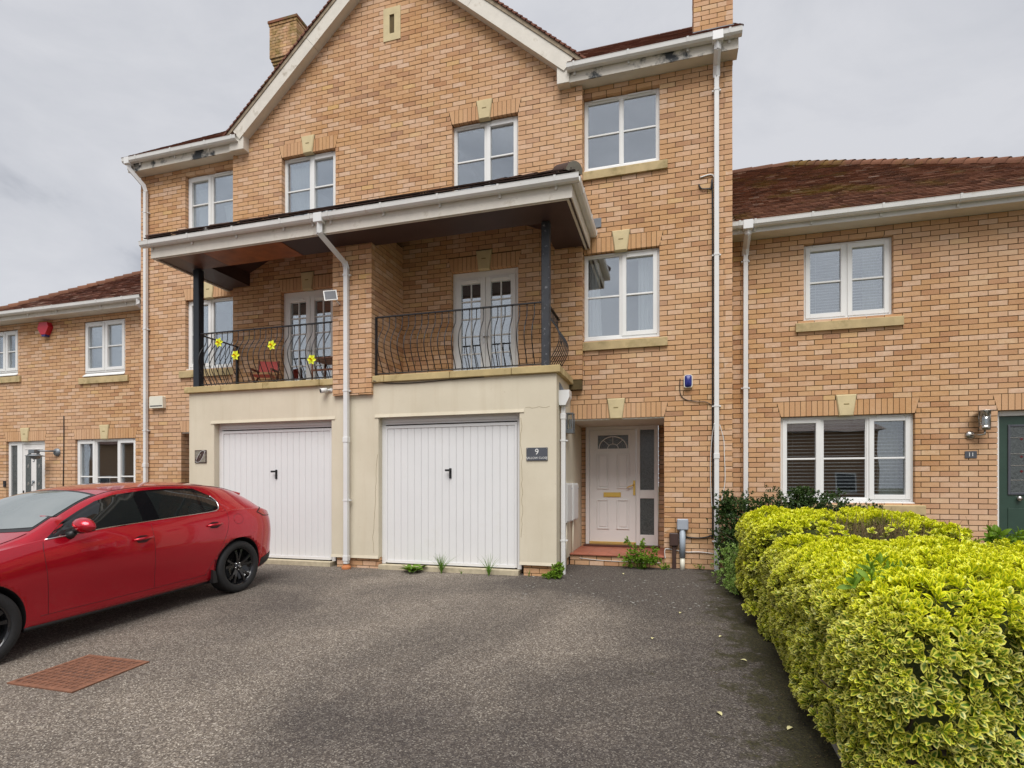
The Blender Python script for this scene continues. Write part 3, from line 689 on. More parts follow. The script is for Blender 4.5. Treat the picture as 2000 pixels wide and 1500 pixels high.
# side walls, porch jambs, pier
for X, nx, ph in ((XR, 1, 0), (XL, -1, 0)):
    U = (0, nx, 0); yb = 8.5
    bk('side_wall', (X, 0, 0), U, (nx, 0, 0), min(.01, nx * yb), max(.01, nx * yb) if nx > 0 else -.01, -.3, 7.5)
    for z0, z1, ya, yb2 in ((0, 5.0, 0, .58), (5.0, 7.35, 0, 3.0)):
        a, b = sorted((nx * ya, nx * yb2)); lay_bricks(F_, (X, 0, 0), U, (nx, 0, 0), a, b, z0, z1, phase=.1125, show=False)
bk('porch_wall', (-.945, 0, 0), (0, -1, 0), (-1, 0, 0), -1.1, -.02, 0, 2.24, thick=.1); lay_bricks(F_, (-.945, 0, 0), (0, -1, 0), (-1, 0, 0), -1.1, 0, 0, 2.25, show=False)
bk('porch_wall', (-9.99, 0, 0), (0, 1, 0), (1, 0, 0), .02, 1.2, 0, 2.24, thick=.1); lay_bricks(F_, (-9.99, 0, 0), (0, 1, 0), (1, 0, 0), 0, 1.2, 0, 2.25, show=False)
bk('porch_wall', (0, 1.1, 0), E1, E2, -2.4, -.9, 0, 2.3, [(-2.26, -1.05, .15, 2.25)], thick=.1); lay_bricks(F_, (0, 1.1, 0), E1, E2, -2.36, -.945, 0, 2.25, [(-2.27, -1.055, .1, 2.26)], show=False)
bk('porch_wall', (0, 1.2, 0), E1, E2, -10.1, -8.3, 0, 2.3, thick=.1)
PX0, PX1, PY = -5.85, -5.18, -1.12
bk('pier', (0, PY, 0), E1, E2, PX0 + .008, PX1 - .008, 2.605, 5.2, thick=1.0)
lay_bricks(F_, (0, PY, 0), E1, E2, PX0, PX1, 2.6, 4.95, phase=PX0)
lay_bricks(F_, (PX1, 0, 0), (0, 1, 0), (1, 0, 0), PY, BY, 2.6, 5.2, phase=PY + .1125)
lay_bricks(F_, (PX0, 0, 0), (0, -1, 0), (-1, 0, 0), -BY, -PY, 2.6, 5.2, phase=.1125)
# plinths under the render and the front of the step
GY = -1.065
for a, b in ((-5.83, -5.10), (-2.83, -2.377), (-8.66, -8.18)):
    lay_bricks(F_, (0, GY + .03, 0), E1, E2, a, b, -.075, .15, phase=a)
    part('plinth', 'mortar', house, (a + .008, b - .008, GY + .038, GY + .3, -.15, .15))
lay_bricks(F_, (-2.377, 0, 0), (0, 1, 0), (1, 0, 0), GY + .03, 0, -.075, .15, phase=.05, show=False); part('plinth', 'mortar', house, (-2.6, -2.385, GY + .301, 0, -.15, .15))
lay_bricks(F_, (0, -.045, 0), E1, E2, -2.35, -.95, -.075, .15, phase=-2.28)
F_.build(wo, 'brick', 'brickwork')
for a, b, z, y in ((-9.89, -8.765, 4.80, 0), (-9.99, -8.69, 2.25, 0), (-2.147, -1.012, 4.80, 0), (-2.36, -.945, 2.25, 0), (-7.60, -6.485, 7.13, BY), (-4.295, -3.172, 7.13, BY), (-7.62, -6.49, 4.71, BY), (-4.31, -3.172, 4.71, BY)):
    lintel(wo, a, b, z, y)
# stone slot in the gable
m = MB(); x0, x1, z0, z1 = VT
m.box(x0, x1, BY - .012, BY + .08, z0, z0 + .12).box(x0, x1, BY - .012, BY + .08, z1 - .12, z1).box(x0, x0 + .115, BY - .0115, BY + .08, z0 + .12, z1 - .12).box(x1 - .115, x1, BY - .0115, BY + .08, z0 + .12, z1 - .12)
so = m.build('vent_stone', 'keystone', house)
part('slot', 'key_mark', so, (x0 + .115, x1 - .115, BY + .05, BY + .07, z0 + .12, z1 - .12))

# ---- windows
wins = {}
wins['l1'] = window(house, *WL['l1'], 0, [(1, 'C'), (1, 'F')]); wins['r1'] = window(house, *WL['r1'], 0, [(1.0, 'F'), (1, 'C')], room='room_light')
wins['l2'] = window(house, *WL['l2'], 0, [(1, 'C'), (1, 'F')], room='room_light'); wins['r2'] = window(house, *WL['r2'], 0, [(1, 'F'), (1, 'F')])
wins['gl'] = window(house, *WL['gl'], BY, [(1, 'F'), (1, 'C')], recess=.085, room='room_light'); wins['gr'] = window(house, *WL['gr'], BY, [(1, 'F'), (1, 'C')], recess=.085)
def french(x0, x1, z0, z1, yf):
    y = yf + .085; fw = .06
    m = MB().bbox(x0, x0 + fw, y, y + .07, z0, z1).bbox(x1 - fw, x1, y, y + .07, z0, z1).bbox(x0 + fw, x1 - fw, y + .001, y + .07, z1 - .10, z1).bbox(x0 + fw, x1 - fw, y + .001, y + .07, z0, z0 + .03)
    d = m.build('french_door', 'upvc', house); c = (x0 + x1) / 2
    for a, b in ((x0 + fw, c - .003), (c + .003, x1 - fw)):
        s = .085; zt, zb = z1 - .10, z0 + .03
        lf = MB().bbox(a, a + s, y - .012, y + .05, zb, zt).bbox(b - s, b, y - .012, y + .05, zb, zt).bbox(a + s, b - s, y - .0115, y + .05, zt - s, zt).bbox(a + s, b - s, y - .0115, y + .05, zb, zb + .2)
        lo = lf.build('door_leaf', 'upvc', d)
        A, B, C, D = a + s, b - s, zb + .2, zt - s; xm = (A + B) / 2
        part('pane', 'window_glass', d, (A - .003, B + .003, y + .028, y + .034, C - .003, D + .003))
        part('glazing_bar', 'upvc', d, (xm - .009, xm + .009, y + .012, y + .027, C, D))
        for i in range(1, 5):
            zz = C + (D - C) * i / 5; part('glazing_bar', 'upvc', d, (A, B, y + .0125, y + .0268, zz - .009, zz + .009))
        part('trickle_vent', 'upvc', d, (xm - .13, xm + .13, y - .03, y - .0125, zt - .06, zt - .035), bev=.003)
    MB().tube([(c - .03, y - .012, 3.63), (c - .03, y - .045, 3.63), (c + .07, y - .045, 3.63)], .008, 8).box(c - .045, c - .015, y - .018, y - .012, 3.53, 3.72).build('door_handle', 'steel', d)
    g = .3; ya, yb = y + .1, y + 2.6; A, B, C, D = x0 - g, x1 + g, z0, z1 + .15
    MB().add([(A, ya, C), (B, ya, C), (B, ya, D), (A, ya, D), (A, yb, C), (B, yb, C), (B, yb, D), (A, yb, D)], [(4, 5, 6, 7), (0, 4, 7, 3), (1, 2, 6, 5), (3, 7, 6, 2), (0, 1, 5, 4)]).build('room', 'room_wall', d, recalc=False)
french(*WL['fl'], BY); french(*WL['fr'], BY)

# ---- eaves, gable boards
def eave(x0, x1, gx0, gx1, box_x, brk):
    part('soffit', 'soffit_board', house, (x0, x1, -.198, .02, 7.352, 7.37))
    part('fascia', 'mouldy_wood', house, (x0, x1, -.215, -.198, 7.345, 7.60))
    return gutter(house, gx0, gx1, -.217, 7.565, brk, w=.115)
gL = eave(-11.07, -8.33, -11.10, -8.42, 0, [-10.75, -9.9, -9.1, -8.5]); gR = eave(-2.50, .06, -2.36, .10, 0, [-2.25, -1.45, -.62, -.06])
# boxed feet of the gable boards
part('eaves_box', 'painted_wood', house, (-8.62, -8.31, -.245, BY + .02, 7.335, 7.62), bev=.006); part('eaves_box', 'painted_wood', house, (-2.52, -2.33, -.245, BY + .02, 7.335, 7.60), bev=.006)
def barge(sg):
    fx = GL if sg > 0 else GR
    pt = lambda d, h, y: (fx + sg * (d * math.cos(A_) - h * math.sin(A_)), y, GZ + d * math.sin(A_) + h * math.cos(A_))
    A_ = math.atan(GS); Ln = (GC - GL) / math.cos(A_)
    def slab(a, b, h0, h1, y0, y1, name, mat, par):
        m = MB(); m.add([pt(a, h0, y0), pt(b, h0, y0), pt(b, h1, y0), pt(a, h1, y0), pt(a, h0, y1), pt(b, h0, y1), pt(b, h1, y1), pt(a, h1, y1)], [(0, 1, 2, 3), (7, 6, 5, 4), (0, 4, 5, 1), (1, 5, 6, 2), (2, 6, 7, 3), (3, 7, 4, 0)])
        return m.build(name, mat, par)
    n = 2; st = (Ln + .35) / n; bo = None
    for i in range(n):
        o = slab(-.17 + i * st, -.17 + (i + 1) * st - .004, -.012, .205, -.262, -.240, 'bargeboard', 'painted_wood', house); bo = bo or o
        slab(-.17 + i * st, -.17 + (i + 1) * st - .004, -.006, .012, -.240, BY + .02, 'barge_soffit', 'soffit_board', o)
    slab(-.30, Ln + .3, .207, .262, -.275, -.10, 'undercloak', 'undercloak', bo)
    # verge tiles, one by one
    k = 0; d = -.36
    fr = MB()
    base = None
    while d < Ln + .12:
        v = [pt(d, .263, -.295), pt(d + .125, .263, -.295), pt(d + .125, .277, -.295), pt(d, .300, -.295)]; v += [(p[0], p[1] + .2, p[2]) for p in v]
        me = bpy.data.meshes.new('verge_tile'); me.from_pydata(v, [], [(0, 1, 2, 3), (7, 6, 5, 4), (0, 4, 5, 1), (1, 5, 6, 2), (2, 6, 7, 3), (3, 7, 4, 0)]); me.materials.append(MATS['roof_tile'])
        at = me.attributes.new('tint', 'FLOAT', 'POINT'); at.data.foreach_set('value', [rnd.uniform(.1, .9)] * 8)
        link(bpy.data.objects.new('verge_tile', me), bo); d += .1
barge(1); barge(-1)
# ---- roofs
roof = MB(); A_ = math.atan(GS); hh = .262 / math.cos(A_)
rg = [(GL - .38, GZ - .38 * GS + hh - .01), (GC, GA + hh - .01), (GR + .38, GZ - .38 * GS + hh - .01)]
for (xa, za), (xb, zb) in zip(rg, rg[1:]):
    roof.add([(xa, -.25, za), (xb, -.25, zb), (xb, 5, zb), (xa, 5, za)], [(0, 1, 2, 3)])
RT = math.tan(R(39)); RY = 4.0
VY = (GA + hh - 7.56) / RT - .27
for x0, xv in ((-11.12, GL - .24), (.11, GR + .24)):
    roof.add([(x, y, 7.56 + RT * (y + .27)) for x, y in ((x0, -.27), (xv, -.27), (GC, VY), (GC, RY), (x0, RY))], [(0, 1, 2, 3, 4)])
roof.add([(-11.12, RY, 7.56 + RT * (RY + .27)), (.11, RY, 7.56 + RT * (RY + .27)), (.11, 8.6, 7.3), (-11.12, 8.6, 7.3)], [(0, 1, 2, 3)])
roof.add([(.0, 0, 7.3), (.0, 8.5, 7.3), (.0, RY, 7.5 + RT * RY)], [(0, 1, 2)]).add([(-11, 0, 7.3), (-11, 8.5, 7.3), (-11, RY, 7.5 + RT * RY)], [(0, 1, 2)])
ro = roof.build('roof', 'undercloak', house)
FT = Field('tile', 'roof_tile'); sl = (0, math.cos(R(39)), math.sin(R(39)))
tile_field(FT, (0, -.30, 7.565), (1, 0, 0), sl, lambda s: (max(-2.35 - max(0, s - .3) * .9, -5), .12), 54)
tile_field(FT, (0, -.30, 7.565), (1, 0, 0), sl, lambda s: (-11.13, min(-8.45 + max(0, s - .3) * .9, -5.6)), 54)
FT.build(ro, 'roof_tile', 'roof_tiling')
for x in np.arange(-11.0, .1, .45): MB().lathe([(.11, x), (.11, x + .44)], (0, RY, 7.50 + RT * (RY + .27)), 'x', 8, arc=(0, math.pi)).build('ridge_tile', 'roof_tile', ro)
# ---- chimneys
def chimney(x0, x1, y0, y1, z0, z1, corb, faces, bm='brick'):
    F = Field('brick', bm); m = MB()
    zc = z1 - 1.06
    m.box(x0 + .008, x1 - .008, y0 + .008, y1 - .008, z0, z1 - .03)
    steps = [(z0, zc, 0)] + ([(zc, zc + .075, .025), (zc + .075, zc + .15, .05), (zc + .15, z1 - .075, .075), (z1 - .075, z1, .09)] if corb else [(zc, z1, 0)])
    for a, b, e in steps:
        if e: m.box(x0 - e + .008, x1 + e - .008, y0 - e + .008, y1 + e - .008, a, b - .004)
        a2, b2 = round(a / CO) * CO, round(b / CO) * CO
        lay_bricks(F, (0, y0 - e, 0), E1, E2, x0 - e, x1 + e, a2, b2, phase=x0)
        if 'R' in faces: lay_bricks(F, (x1 + e, 0, 0), (0, 1, 0), (1, 0, 0), y0 - e, y1 + e, a2, b2, phase=y0 + .11)
        if 'L' in faces: lay_bricks(F, (x0 - e, 0, 0), (0, -1, 0), (-1, 0, 0), -(y1 + e), -(y0 - e), a2, b2, phase=.05)
    c = m.build('chimney', 'mortar', house); F.build(c, 'brick', 'brickwork', 120); return c
c1 = chimney(-10.89, -10.21, 3.7, 4.9, 9.9, 13.275, True, 'R', 'brick_mossy')
MB().box(-11.0, -10.10, 3.59, 5.01, 13.276, 13.34).build('chimney_cap', 'terracotta_dark', c1)
c2 = chimney(-.515, .045, .40, 1.1, 7.6, 10.6, False, 'LR')
MB().prism([(-.53, 8.05), (.06, 8.05), (.06, 8.16), (-.53, 8.16)], .375, .398).build('lead_flashing', 'lead', c2)
# ---- garage block
blk = MB(); KX0, KX1 = -8.682, -2.355; ZT = 2.774
G9, G7 = (-5.095, -2.885), (-8.16, -5.913); ZH = 2.262
def prx(a, b, z0, z1, y0=GY, y1=GY + .30): blk.bbox(a, b, y0, y1, z0, z1, b=.008)
prx(KX0, G7[0], .13, ZT); prx(G7[1], G9[0], .13, ZT, GY + .0005); prx(G9[1], KX1, .13, ZT)
blk.box(G7[0] - .01, G7[1] + .01, GY + .001, GY + .3, ZH, ZT - .001); blk.box(G9[0] - .01, G9[1] + .01, GY + .001, GY + .3, ZH, ZT - .001)
blk.box(KX1 - .25, KX1 - .001, GY + .29, 1.1, .13, ZT); blk.box(KX0 + .001, KX0 + .25, GY + .29, 0, .0, ZT)
blk.box(KX0 + .2, KX1 - .2, GY + .25, .2, ZT - .06, ZT + .05)                     # balcony slab
blk.box(KX0, KX1 - .26, .6, .8, 0, ZT - .1)
bo = blk.build('garage_block', 'cream_render', house)
for a, b in (G9, G7): MB().prism([(GY - .012, ZH - .012), (GY - .002, ZH + .035), (GY + .05, ZH + .035), (GY + .05, ZH - .004)], a - .06, b + .07, axis='x').build('drip_lip', 'cream_render', bo)
for a, b in ((KX0, G7[0] + .0), (G7[1], G9[0]), (G9[1], KX1)): MB().prism([(GY - .010, .118), (GY - .001, .16), (GY + .05, .16), (GY + .05, .118)], a + .002, b - .002, axis='x').build('drip_lip', 'cream_render', bo)
# cracks in the render
def crack(x, z0, z1, seed):
    r2 = random.Random(seed); pts = []; z = z0
    while z < z1: pts.append((x, GY - .0005, z)); x += r2.uniform(-.012, .012); z += r2.uniform(.03, .07)
    MB().tube(pts, .0022, 4).build('crack', 'key_mark', bo)
crack(-5.17, .2, 1.7, 3); crack(-2.86, .5, 2.2, 5); crack(-2.70, 2.30, 2.33, 6)
MB().tube([(-2.8 + i * .05, GY - .0005, 2.31 + .01 * math.sin(i * 2.)) for i in range(8)], .0018, 4).build('crack', 'key_mark', bo)
def garage_door(x0, x1, name_label):
    y = GY + .135; zt = 2.13; zb = .035
    d = MB().box(x0, x0 + .06, y - .02, y + .1, zb, ZH).box(x1 - .06, x1, y - .02, y + .1, zb, ZH).box(x0 + .06, x1 - .06, y - .018, y + .1, zt + .02, ZH).build('garage_door', 'garage_white', bo)
    d['label'] = name_label
    part('head_trim', 'garage_white', d, (x0 + .05, x1 - .05, y - .034, y - .019, zt + .05, zt + .085))
    a, b = x0 + .065, x1 - .065; part('door_edge', 'garage_white', d, (a, a + .03, y - .03, y, zb + .02, zt), (b - .03, b, y - .03, y, zb + .02, zt), (a + .03, b - .03, y - .0295, y, zt - .04, zt), (a + .03, b - .03, y - .0295, y, zb + .015, zb + .055))
    a += .03; b -= .03; n = 18; wd = (b - a) / n; prof = [(0, -.002), (.004, -.006), (wd - .018, -.006), (wd - .014, -.0025), (wd - .010, -.005), (wd - .003, -.002)]
    me = None
    part('backing_panel', 'garage_white', d, (a, b, y, y + .02, zb + .05, zt - .03))
    for i in range(n):
        if me is None:
            mm = MB().prism([(p, q) for p, q in prof] + [(wd - .003, .012), (0, .012)], zb + .055, zt - .04, axis='z'); me = mm.mesh('ribbed_panel', 'garage_white')
            bm = bmesh.new(); bm.from_mesh(me); bmesh.ops.recalc_face_normals(bm, faces=bm.faces); bm.to_mesh(me); bm.free()
        o = bpy.data.objects.new('ribbed_panel', me); link(o, d); o.location = (a + i * wd, y - .013, 0)
    hx = (x0 + x1) / 2 + .02; hz = 1.43
    MB().bbox(hx - .018, hx + .018, y - .034, y - .018, hz - .10, hz + .05).tube([(hx, y - .03, hz + .02), (hx, y - .075, hz + .02)], .011, 8).bbox(hx - .062, hx + .015, y - .088, y - .066, hz + .004, hz + .034).build('door_handle', 'black_plastic', d)
    return d
garage_door(*G9, 'white up-and-over garage door right of the white downpipe'); garage_door(*G7, 'white up-and-over garage door behind the red car')
part('threshold', 'concrete_strip', bo, (G9[0] + .01, G9[1] - .01, GY - .02, GY + .25, -.06, .030)); part('threshold', 'concrete_strip', bo, (G7[0] + .01, G7[1] - .01, GY - .02, GY + .25, -.06, .030))
# ---- ledges
def ledge(xs, end_r=False, end_l=False):
    for a, b in zip(xs, xs[1:]):
        part('ledge_stone', 'ledge_stone', bo, (a + .003, b - .003, GY - .05, GY + .22, ZT + .001, ZT + .102), bev=.008)
ledge([PX1 + .001, -4.98, -3.92, -2.99, -2.295]); ledge([-8.742, -7.98, -7.15, -6.1, PX0 - .001])
part('ledge_stone', 'ledge_stone', bo, (-2.56, -2.295, GY + .224, -.003, ZT + .001, ZT + .102), bev=.008); part('ledge_stone', 'ledge_stone', bo, (-8.742, -8.48, GY + .224, -.003, ZT + .001, ZT + .102), bev=.008)
# ---- canopy roof
CYF, CZ = -1.60, 4.885; CX0, CX1 = -8.89, -2.045
cp = MB()
cp.box(CX0 + .02, CX1 - .02, CYF + .02, -1.0, CZ, CZ + .018)
can = cp.build('canopy', 'dark_soffit', house)
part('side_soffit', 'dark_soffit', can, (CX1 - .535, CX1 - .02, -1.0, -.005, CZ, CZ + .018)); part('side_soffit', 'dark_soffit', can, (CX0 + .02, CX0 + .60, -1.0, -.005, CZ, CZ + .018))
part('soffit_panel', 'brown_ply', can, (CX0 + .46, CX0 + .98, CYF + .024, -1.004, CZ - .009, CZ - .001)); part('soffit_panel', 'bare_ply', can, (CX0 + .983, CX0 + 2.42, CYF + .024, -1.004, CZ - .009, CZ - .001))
part('fascia', 'painted_wood', can, (CX0, CX1, CYF, CYF + .018, CZ - .012, 5.12), bev=.003); part('fascia', 'painted_wood', can, (CX1 - .018, CX1, CYF + .018, -.002, CZ - .012, 5.12), bev=.003); part('fascia', 'painted_wood', can, (CX0, CX0 + .018, CYF + .018, -.002, CZ - .012, 5.12), bev=.003)
part('soffit_bead', 'painted_wood', can, (CX1 - .075, CX1 - .045, CYF + .03, -.003, CZ - .022, CZ - .001), (CX0 + .03, CX0 + .06, CYF + .03, -.003, CZ - .022, CZ - .001), (CX0 + .06, CX1 - .06, CYF + .022, CYF + .04, CZ - .021, CZ - .001))
ins = MB(); IX0, IX1 = CX0 + .60, CX1 - .535; h0, h1 = CZ + .01, CZ + .24
ins.add([(IX0, -1.0, h0), (IX1, -1.0, h0), (IX1, -1.0, h1), (IX0, -1.0, h1)], [(0, 1, 2, 3)]).add([(IX0, -1.0, h0), (IX0, BY, h0), (IX0, BY, h1), (IX0, -1.0, h1)], [(0, 1, 2, 3)]).add([(IX1, -1.0, h0), (IX1, BY, h0), (IX1, BY, h1), (IX1, -1.0, h1)], [(0, 1, 2, 3)])
ins.add([(IX0, -1.0, h1), (IX1, -1.0, h1), (IX1 - 1.0, BY, h1 + .42), (IX0 + 1.0, BY, h1 + .42)], [(0, 1, 2, 3)]).add([(IX0, -1.0, h1), (IX0 + 1.0, BY, h1 + .42), (IX0, BY, h1)], [(0, 1, 2)]).add([(IX1, -1.0, h1), (IX1 - 1.0, BY, h1 + .42), (IX1, BY, h1)], [(0, 1, 2)])
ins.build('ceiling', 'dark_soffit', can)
CT = .578; ey, ez = CYF - .05, 5.165; RX0, RX1 = CX0 - .05, CX1 + .05; top_y = BY + .01; dd = top_y - ey
m = MB(); tz = ez + CT * dd
m.add([(RX0, ey, ez), (RX1, ey, ez), (RX1 - dd, top_y, tz), (RX0 + dd, top_y, tz)], [(0, 1, 2, 3)]).add([(RX1, ey, ez), (RX1, -.01, ez), (RX1 - dd, top_y, tz)], [(0, 1, 2)]).add([(RX0, ey, ez), (RX0 + dd, top_y, tz), (RX0, -.01, ez)], [(0, 1, 2)])
cro = m.build('canopy_roof', 'undercloak', can)
FC = Field('tile', 'canopy_tile'); ca = math.atan(CT)
tile_field(FC, (0, ey - .02, ez + .012), (1, 0, 0), (0, math.cos(ca), math.sin(ca)), lambda s: (RX0 + s * math.cos(ca), RX1 - s * math.cos(ca)), 17)
tile_field(FC, (0, ey - .02, ez - .016), (1, 0, 0), (0, math.cos(ca), math.sin(ca)), lambda s: (RX0, RX1), 1, ph=.06)
tile_field(FC, (RX1 + .02, 0, ez + .012), (0, 1, 0), (-math.cos(ca), 0, math.sin(ca)), lambda s: (ey + s * math.cos(ca), -.02), 17, show=False)
FC.build(cro, 'roof_tile', 'roof_tiling')
def halfround(p0, d, Ln, r, mat, name, par, fill=True):
    d = Vector(d).normalized(); s = d.cross(VZ).normalized(); u = s.cross(d); m = MB(); n = 10; vs = []
    for q, rr in ((0, r), (Ln, r * .9)):
        for k in range(n + 1):
            t = math.pi * k / n; vs.append(Vector(p0) + d * q + s * (rr * math.cos(t)) + u * (rr * math.sin(t)))
    m.add(vs, [(k, k + 1, n + 2 + k, n + 1 + k) for k in range(n)], 0, True)
    o = m.build(name, mat, par)
    me = o.data; at = me.attributes.new('tint', 'FLOAT', 'POINT'); at.data.foreach_set('value', [rnd.uniform(.2, .8)] * len(me.vertices))
    if fill: MB().add(vs[:n + 1], [tuple(range(n + 1))]).build('mortar_plug', 'concrete', o)
    return o
for i in range(5):
    for sx, xx in ((-1, RX1), (1, RX0)):
        t = .02 + i * .32; fst = i == 0 and sx < 0; halfround((xx + sx * t, ey + t, ez + (-.005 if fst else -.03) + CT * t), (sx, 1, CT), .36, .125 if fst else .09, 'canopy_tile', 'hip_tile', cro, i == 0)
part('lead_flashing', 'lead', cro, (RX1 - .28, RX1 + .12, -.012, -.002, ez + .02, ez + .16))
cg = gutter(can, -9.02, -1.945, CYF - .001, 5.125, [-8.85, -8.05, -7.2, -6.35, -5.85, -5.55, -4.7, -3.85, -3.0, -2.25], w=.105)
# side gutter on the right
q = [(0, 0), (0, -.075), (.02, -.085), (.075, -.085), (.099, -.06), (.105, 0), (.095, 0), (.085, -.06), (.07, -.075), (.006, -.07), (.006, 0)]
MB().prism([(CX1 + .001 + a, 5.125 + b) for a, b in q], CYF + .0, -.02, axis='y').build('gutter', 'upvc_trim', can)
for yy in (-1.3, -.55, -.02): MB().prism([(CX1 + .001 + a * 1.06, 5.129 + b * 1.08) for a, b in [(0, 0), (0, -.075), (.02, -.085), (.075, -.085), (.099, -.06), (.105, 0), (.10, -.0), (.09, -.055), (.07, -.07), (0.01, -.07)]], yy - .012, yy + .012, axis='y').build('gutter_bracket', 'upvc_trim', can)
# ---- posts
part('balcony_post', 'post_black', house, (-2.575, -2.46, -1.055, -.94, ZT + .103, CZ - .001), bev=.008)['label'] = 'worn black post with peeling paint'
part('balcony_post', 'post_new', house, (-8.61, -8.49, -1.055, -.935, ZT + .103, CZ - .010), bev=.008)
# ---- railings
def railing(x0, x1, y, side, x_side, lab):
    zt, zb = 3.775, ZT + .155; t = MB().box(x0, x1, y - .02, y + .02, zt, zt + .016).build('balcony_railing', 'black_metal', house); t['label'] = lab
    part('bottom_rail', 'black_metal', t, (x0, x1, y - .018, y + .018, zb - .012, zb))
    prof = []
    for i in range(15):
        u = i / 14; z = zb + (zt - zb) * u
        b = .0 if u > .82 else .165 * math.sin(math.pi * min(1, (1 - (u / .82)) ** .9 * 1.0)) ** 1.3 if u < .82 else 0
        prof.append((b, z))
    n = max(2, round(abs(x1 - x0) / .108))
    me = MB().tube([(0, -b, z) for b, z in prof], .007, 6).mesh('baluster', 'black_metal')
    for i in range(1, n):
        o = bpy.data.objects.new('baluster', me); link(o, t); o.location = (x0 + (x1 - x0) * i / n, y, 0)
    ys = BY - .01; sx = x_side; part('side_rail', 'black_metal', t, (sx - .02, sx + .02, y, ys, zt - .001, zt + .015), (sx - .018, sx + .018, y, ys, zb - .0125, zb - .0005))
    sg = 1 if side == 'R' else -1; me2 = MB().tube([(sg * b, 0, z) for b, z in prof], .007, 6).mesh('baluster', 'black_metal')
    for i in range(1, 9):
        o = bpy.data.objects.new('baluster', me2); link(o, t); o.location = (sx, y + (ys - y) * i / 9, 0)
    return t
r9 = railing(PX1 + .02, -2.575, -1.0, 'R', -2.515, 'bowed black iron railing of the balcony above the right garage'); r7 = railing(-8.49, PX0 - .02, -1.0, 'L', -8.55, 'bowed black iron railing with daffodil ornaments above the left garage')
part('end_post', 'black_metal', r9, (PX1 + .003, PX1 + .025, -1.02, -.98, ZT + .104, 3.79)); part('end_post', 'black_metal', r7, (-8.57, -8.535, BY - .045, BY - .01, ZT + .06, 3.79))
# ---- porch of number 9
part('porch_ceiling', 'soffit_board', house, (-2.36, -.945, .02, 1.1, 2.232, 2.25))
part('step', 'step_tile', house, (-2.352, -.947, -.075, 1.1, .152, .178), bev=.005)
stp = MB().box(-2.35, -.95, -.035, 1.1, -.1, .151).build('step_core', 'mortar', house)
for i in range(1, 5): part('tile_joint', 'timber_sill', stp, (-2.35 + i * .28, -2.347 + i * .28, -.0745, 1.1, .1770, .1785))
DY = 1.02; k6 = 1.0604
tx = lambda X: CAM[0] + (X - CAM[0]) * 1.0516; tz_ = lambda z: CAM[2] + (z - CAM[2]) * 1.0516
fL, fR, fT, fB = tx(-2.2), tx(-1.048), 2.231, .215
dL, dR, sL, sR = tx(-2.135), tx(-1.393), tx(-1.326), tx(-1.108)
dT = tz_(2.126)
fr = MB().bbox(fL, dL - .004, DY, DY + .07, fB, fT).bbox(dR + .004, sL, DY, DY + .07, fB, fT).bbox(sR, fR, DY, DY + .07, fB, fT).bbox(dL - .004, dR + .004, DY + .001, DY + .07, dT + .004, fT).bbox(sL, sR, DY + .001, DY + .07, tz_(2.118), fT).bbox(sL, sR, DY + .001, DY + .07, tz_(1.017), tz_(1.151)).bbox(sL, sR, DY + .001, DY + .07, fB, tz_(.434))
dfr = fr.build('door_frame', 'door_white', house)
part('pane', 'obscure_glass', dfr, (sL - .003, sR + .003, DY + .03, DY + .036, tz_(1.151) - .003, tz_(2.118) + .003)); part('pane', 'obscure_glass', dfr, (sL - .003, sR + .003, DY + .0302, DY + .036, tz_(.434) - .003, tz_(1.017) + .003))
part('timber_sill', 'timber_sill', dfr, (fL - .03, fR + .03, DY - .06, DY + .08, .179, .214), bev=.006)
dr = MB().bbox(dL, dR, DY + .004, DY + .05, fB + .045, dT, b=.004).build('front_door', 'door_white', house); dr['label'] = 'white panelled front door with a fan-shaped glass and brass letterbox'
for a, b, c, d in ((-2.015, -1.821, 1.164, 1.743), (-1.699, -1.498, 1.171, 1.738), (-2.015, -1.821, .515, .996), (-1.699, -1.498, .515, .996)):
    a, b, c, d = tx(a), tx(b), tz_(c), tz_(d); e = .022
    MB().bbox(a, a + e, DY - .012, DY + .006, c, d, b=.005).bbox(b - e, b, DY - .012, DY + .006, c, d, b=.003).bbox(a + e, b - e, DY - .0115, DY + .006, c, c + e, b=.005).bbox(a + e, b - e, DY - .0115, DY + .006, d - e, d, b=.005).bbox(a + .04, b - .04, DY - .006, DY + .006, c + .04, d - .04, b=.005).build('door_panel', 'door_white', dr)
fa, fb, fc, fd = tx(-2.028), tx(-1.485), tz_(1.793), tz_(2.063); fcx = (fa + fb) / 2; fr_ = (fb - fa) / 2 - .05
fan = MB().bbox(fa, fa + .03, DY - .006, DY + .006, fc, fd, b=.003).bbox(fb - .03, fb, DY - .006, DY + .006, fc, fd, b=.003).bbox(fa + .03, fb - .03, DY - .0055, DY + .006, fc, fc + .03, b=.003).bbox(fa + .03, fb - .03, DY - .0055, DY + .006, fd - .025, fd, b=.003)
arc = lambda r, n=16: [(fcx + r * math.cos(math.pi * i / n), DY - .001, fc + .032 + r * .86 * math.sin(math.pi * i / n)) for i in range(n + 1)]
fan.tube(arc(fr_), .009, 6).tube(arc(fr_ * .38), .006, 6)
for an in (45, 90, 135): fan.tube([(fcx + fr_ * .38 * math.cos(R(an)), DY - .001, fc + .032 + fr_ * .33 * math.sin(R(an))), (fcx + fr_ * math.cos(R(an)), DY - .001, fc + .032 + fr_ * .86 * math.sin(R(an)))], .005, 6)
fo = fan.build('fanlight', 'door_white', dr)
part('pane', 'obscure_glass', fo, (fa + .028, fb - .028, DY + .0005, DY + .0035, fc + .028, fd - .023))
for rr in (.58, .72, .84): MB().tube([(x, DY - .0005, z) for x, _, z in arc(fr_ * rr)], .004, 5).build('leading', 'lead', fo)
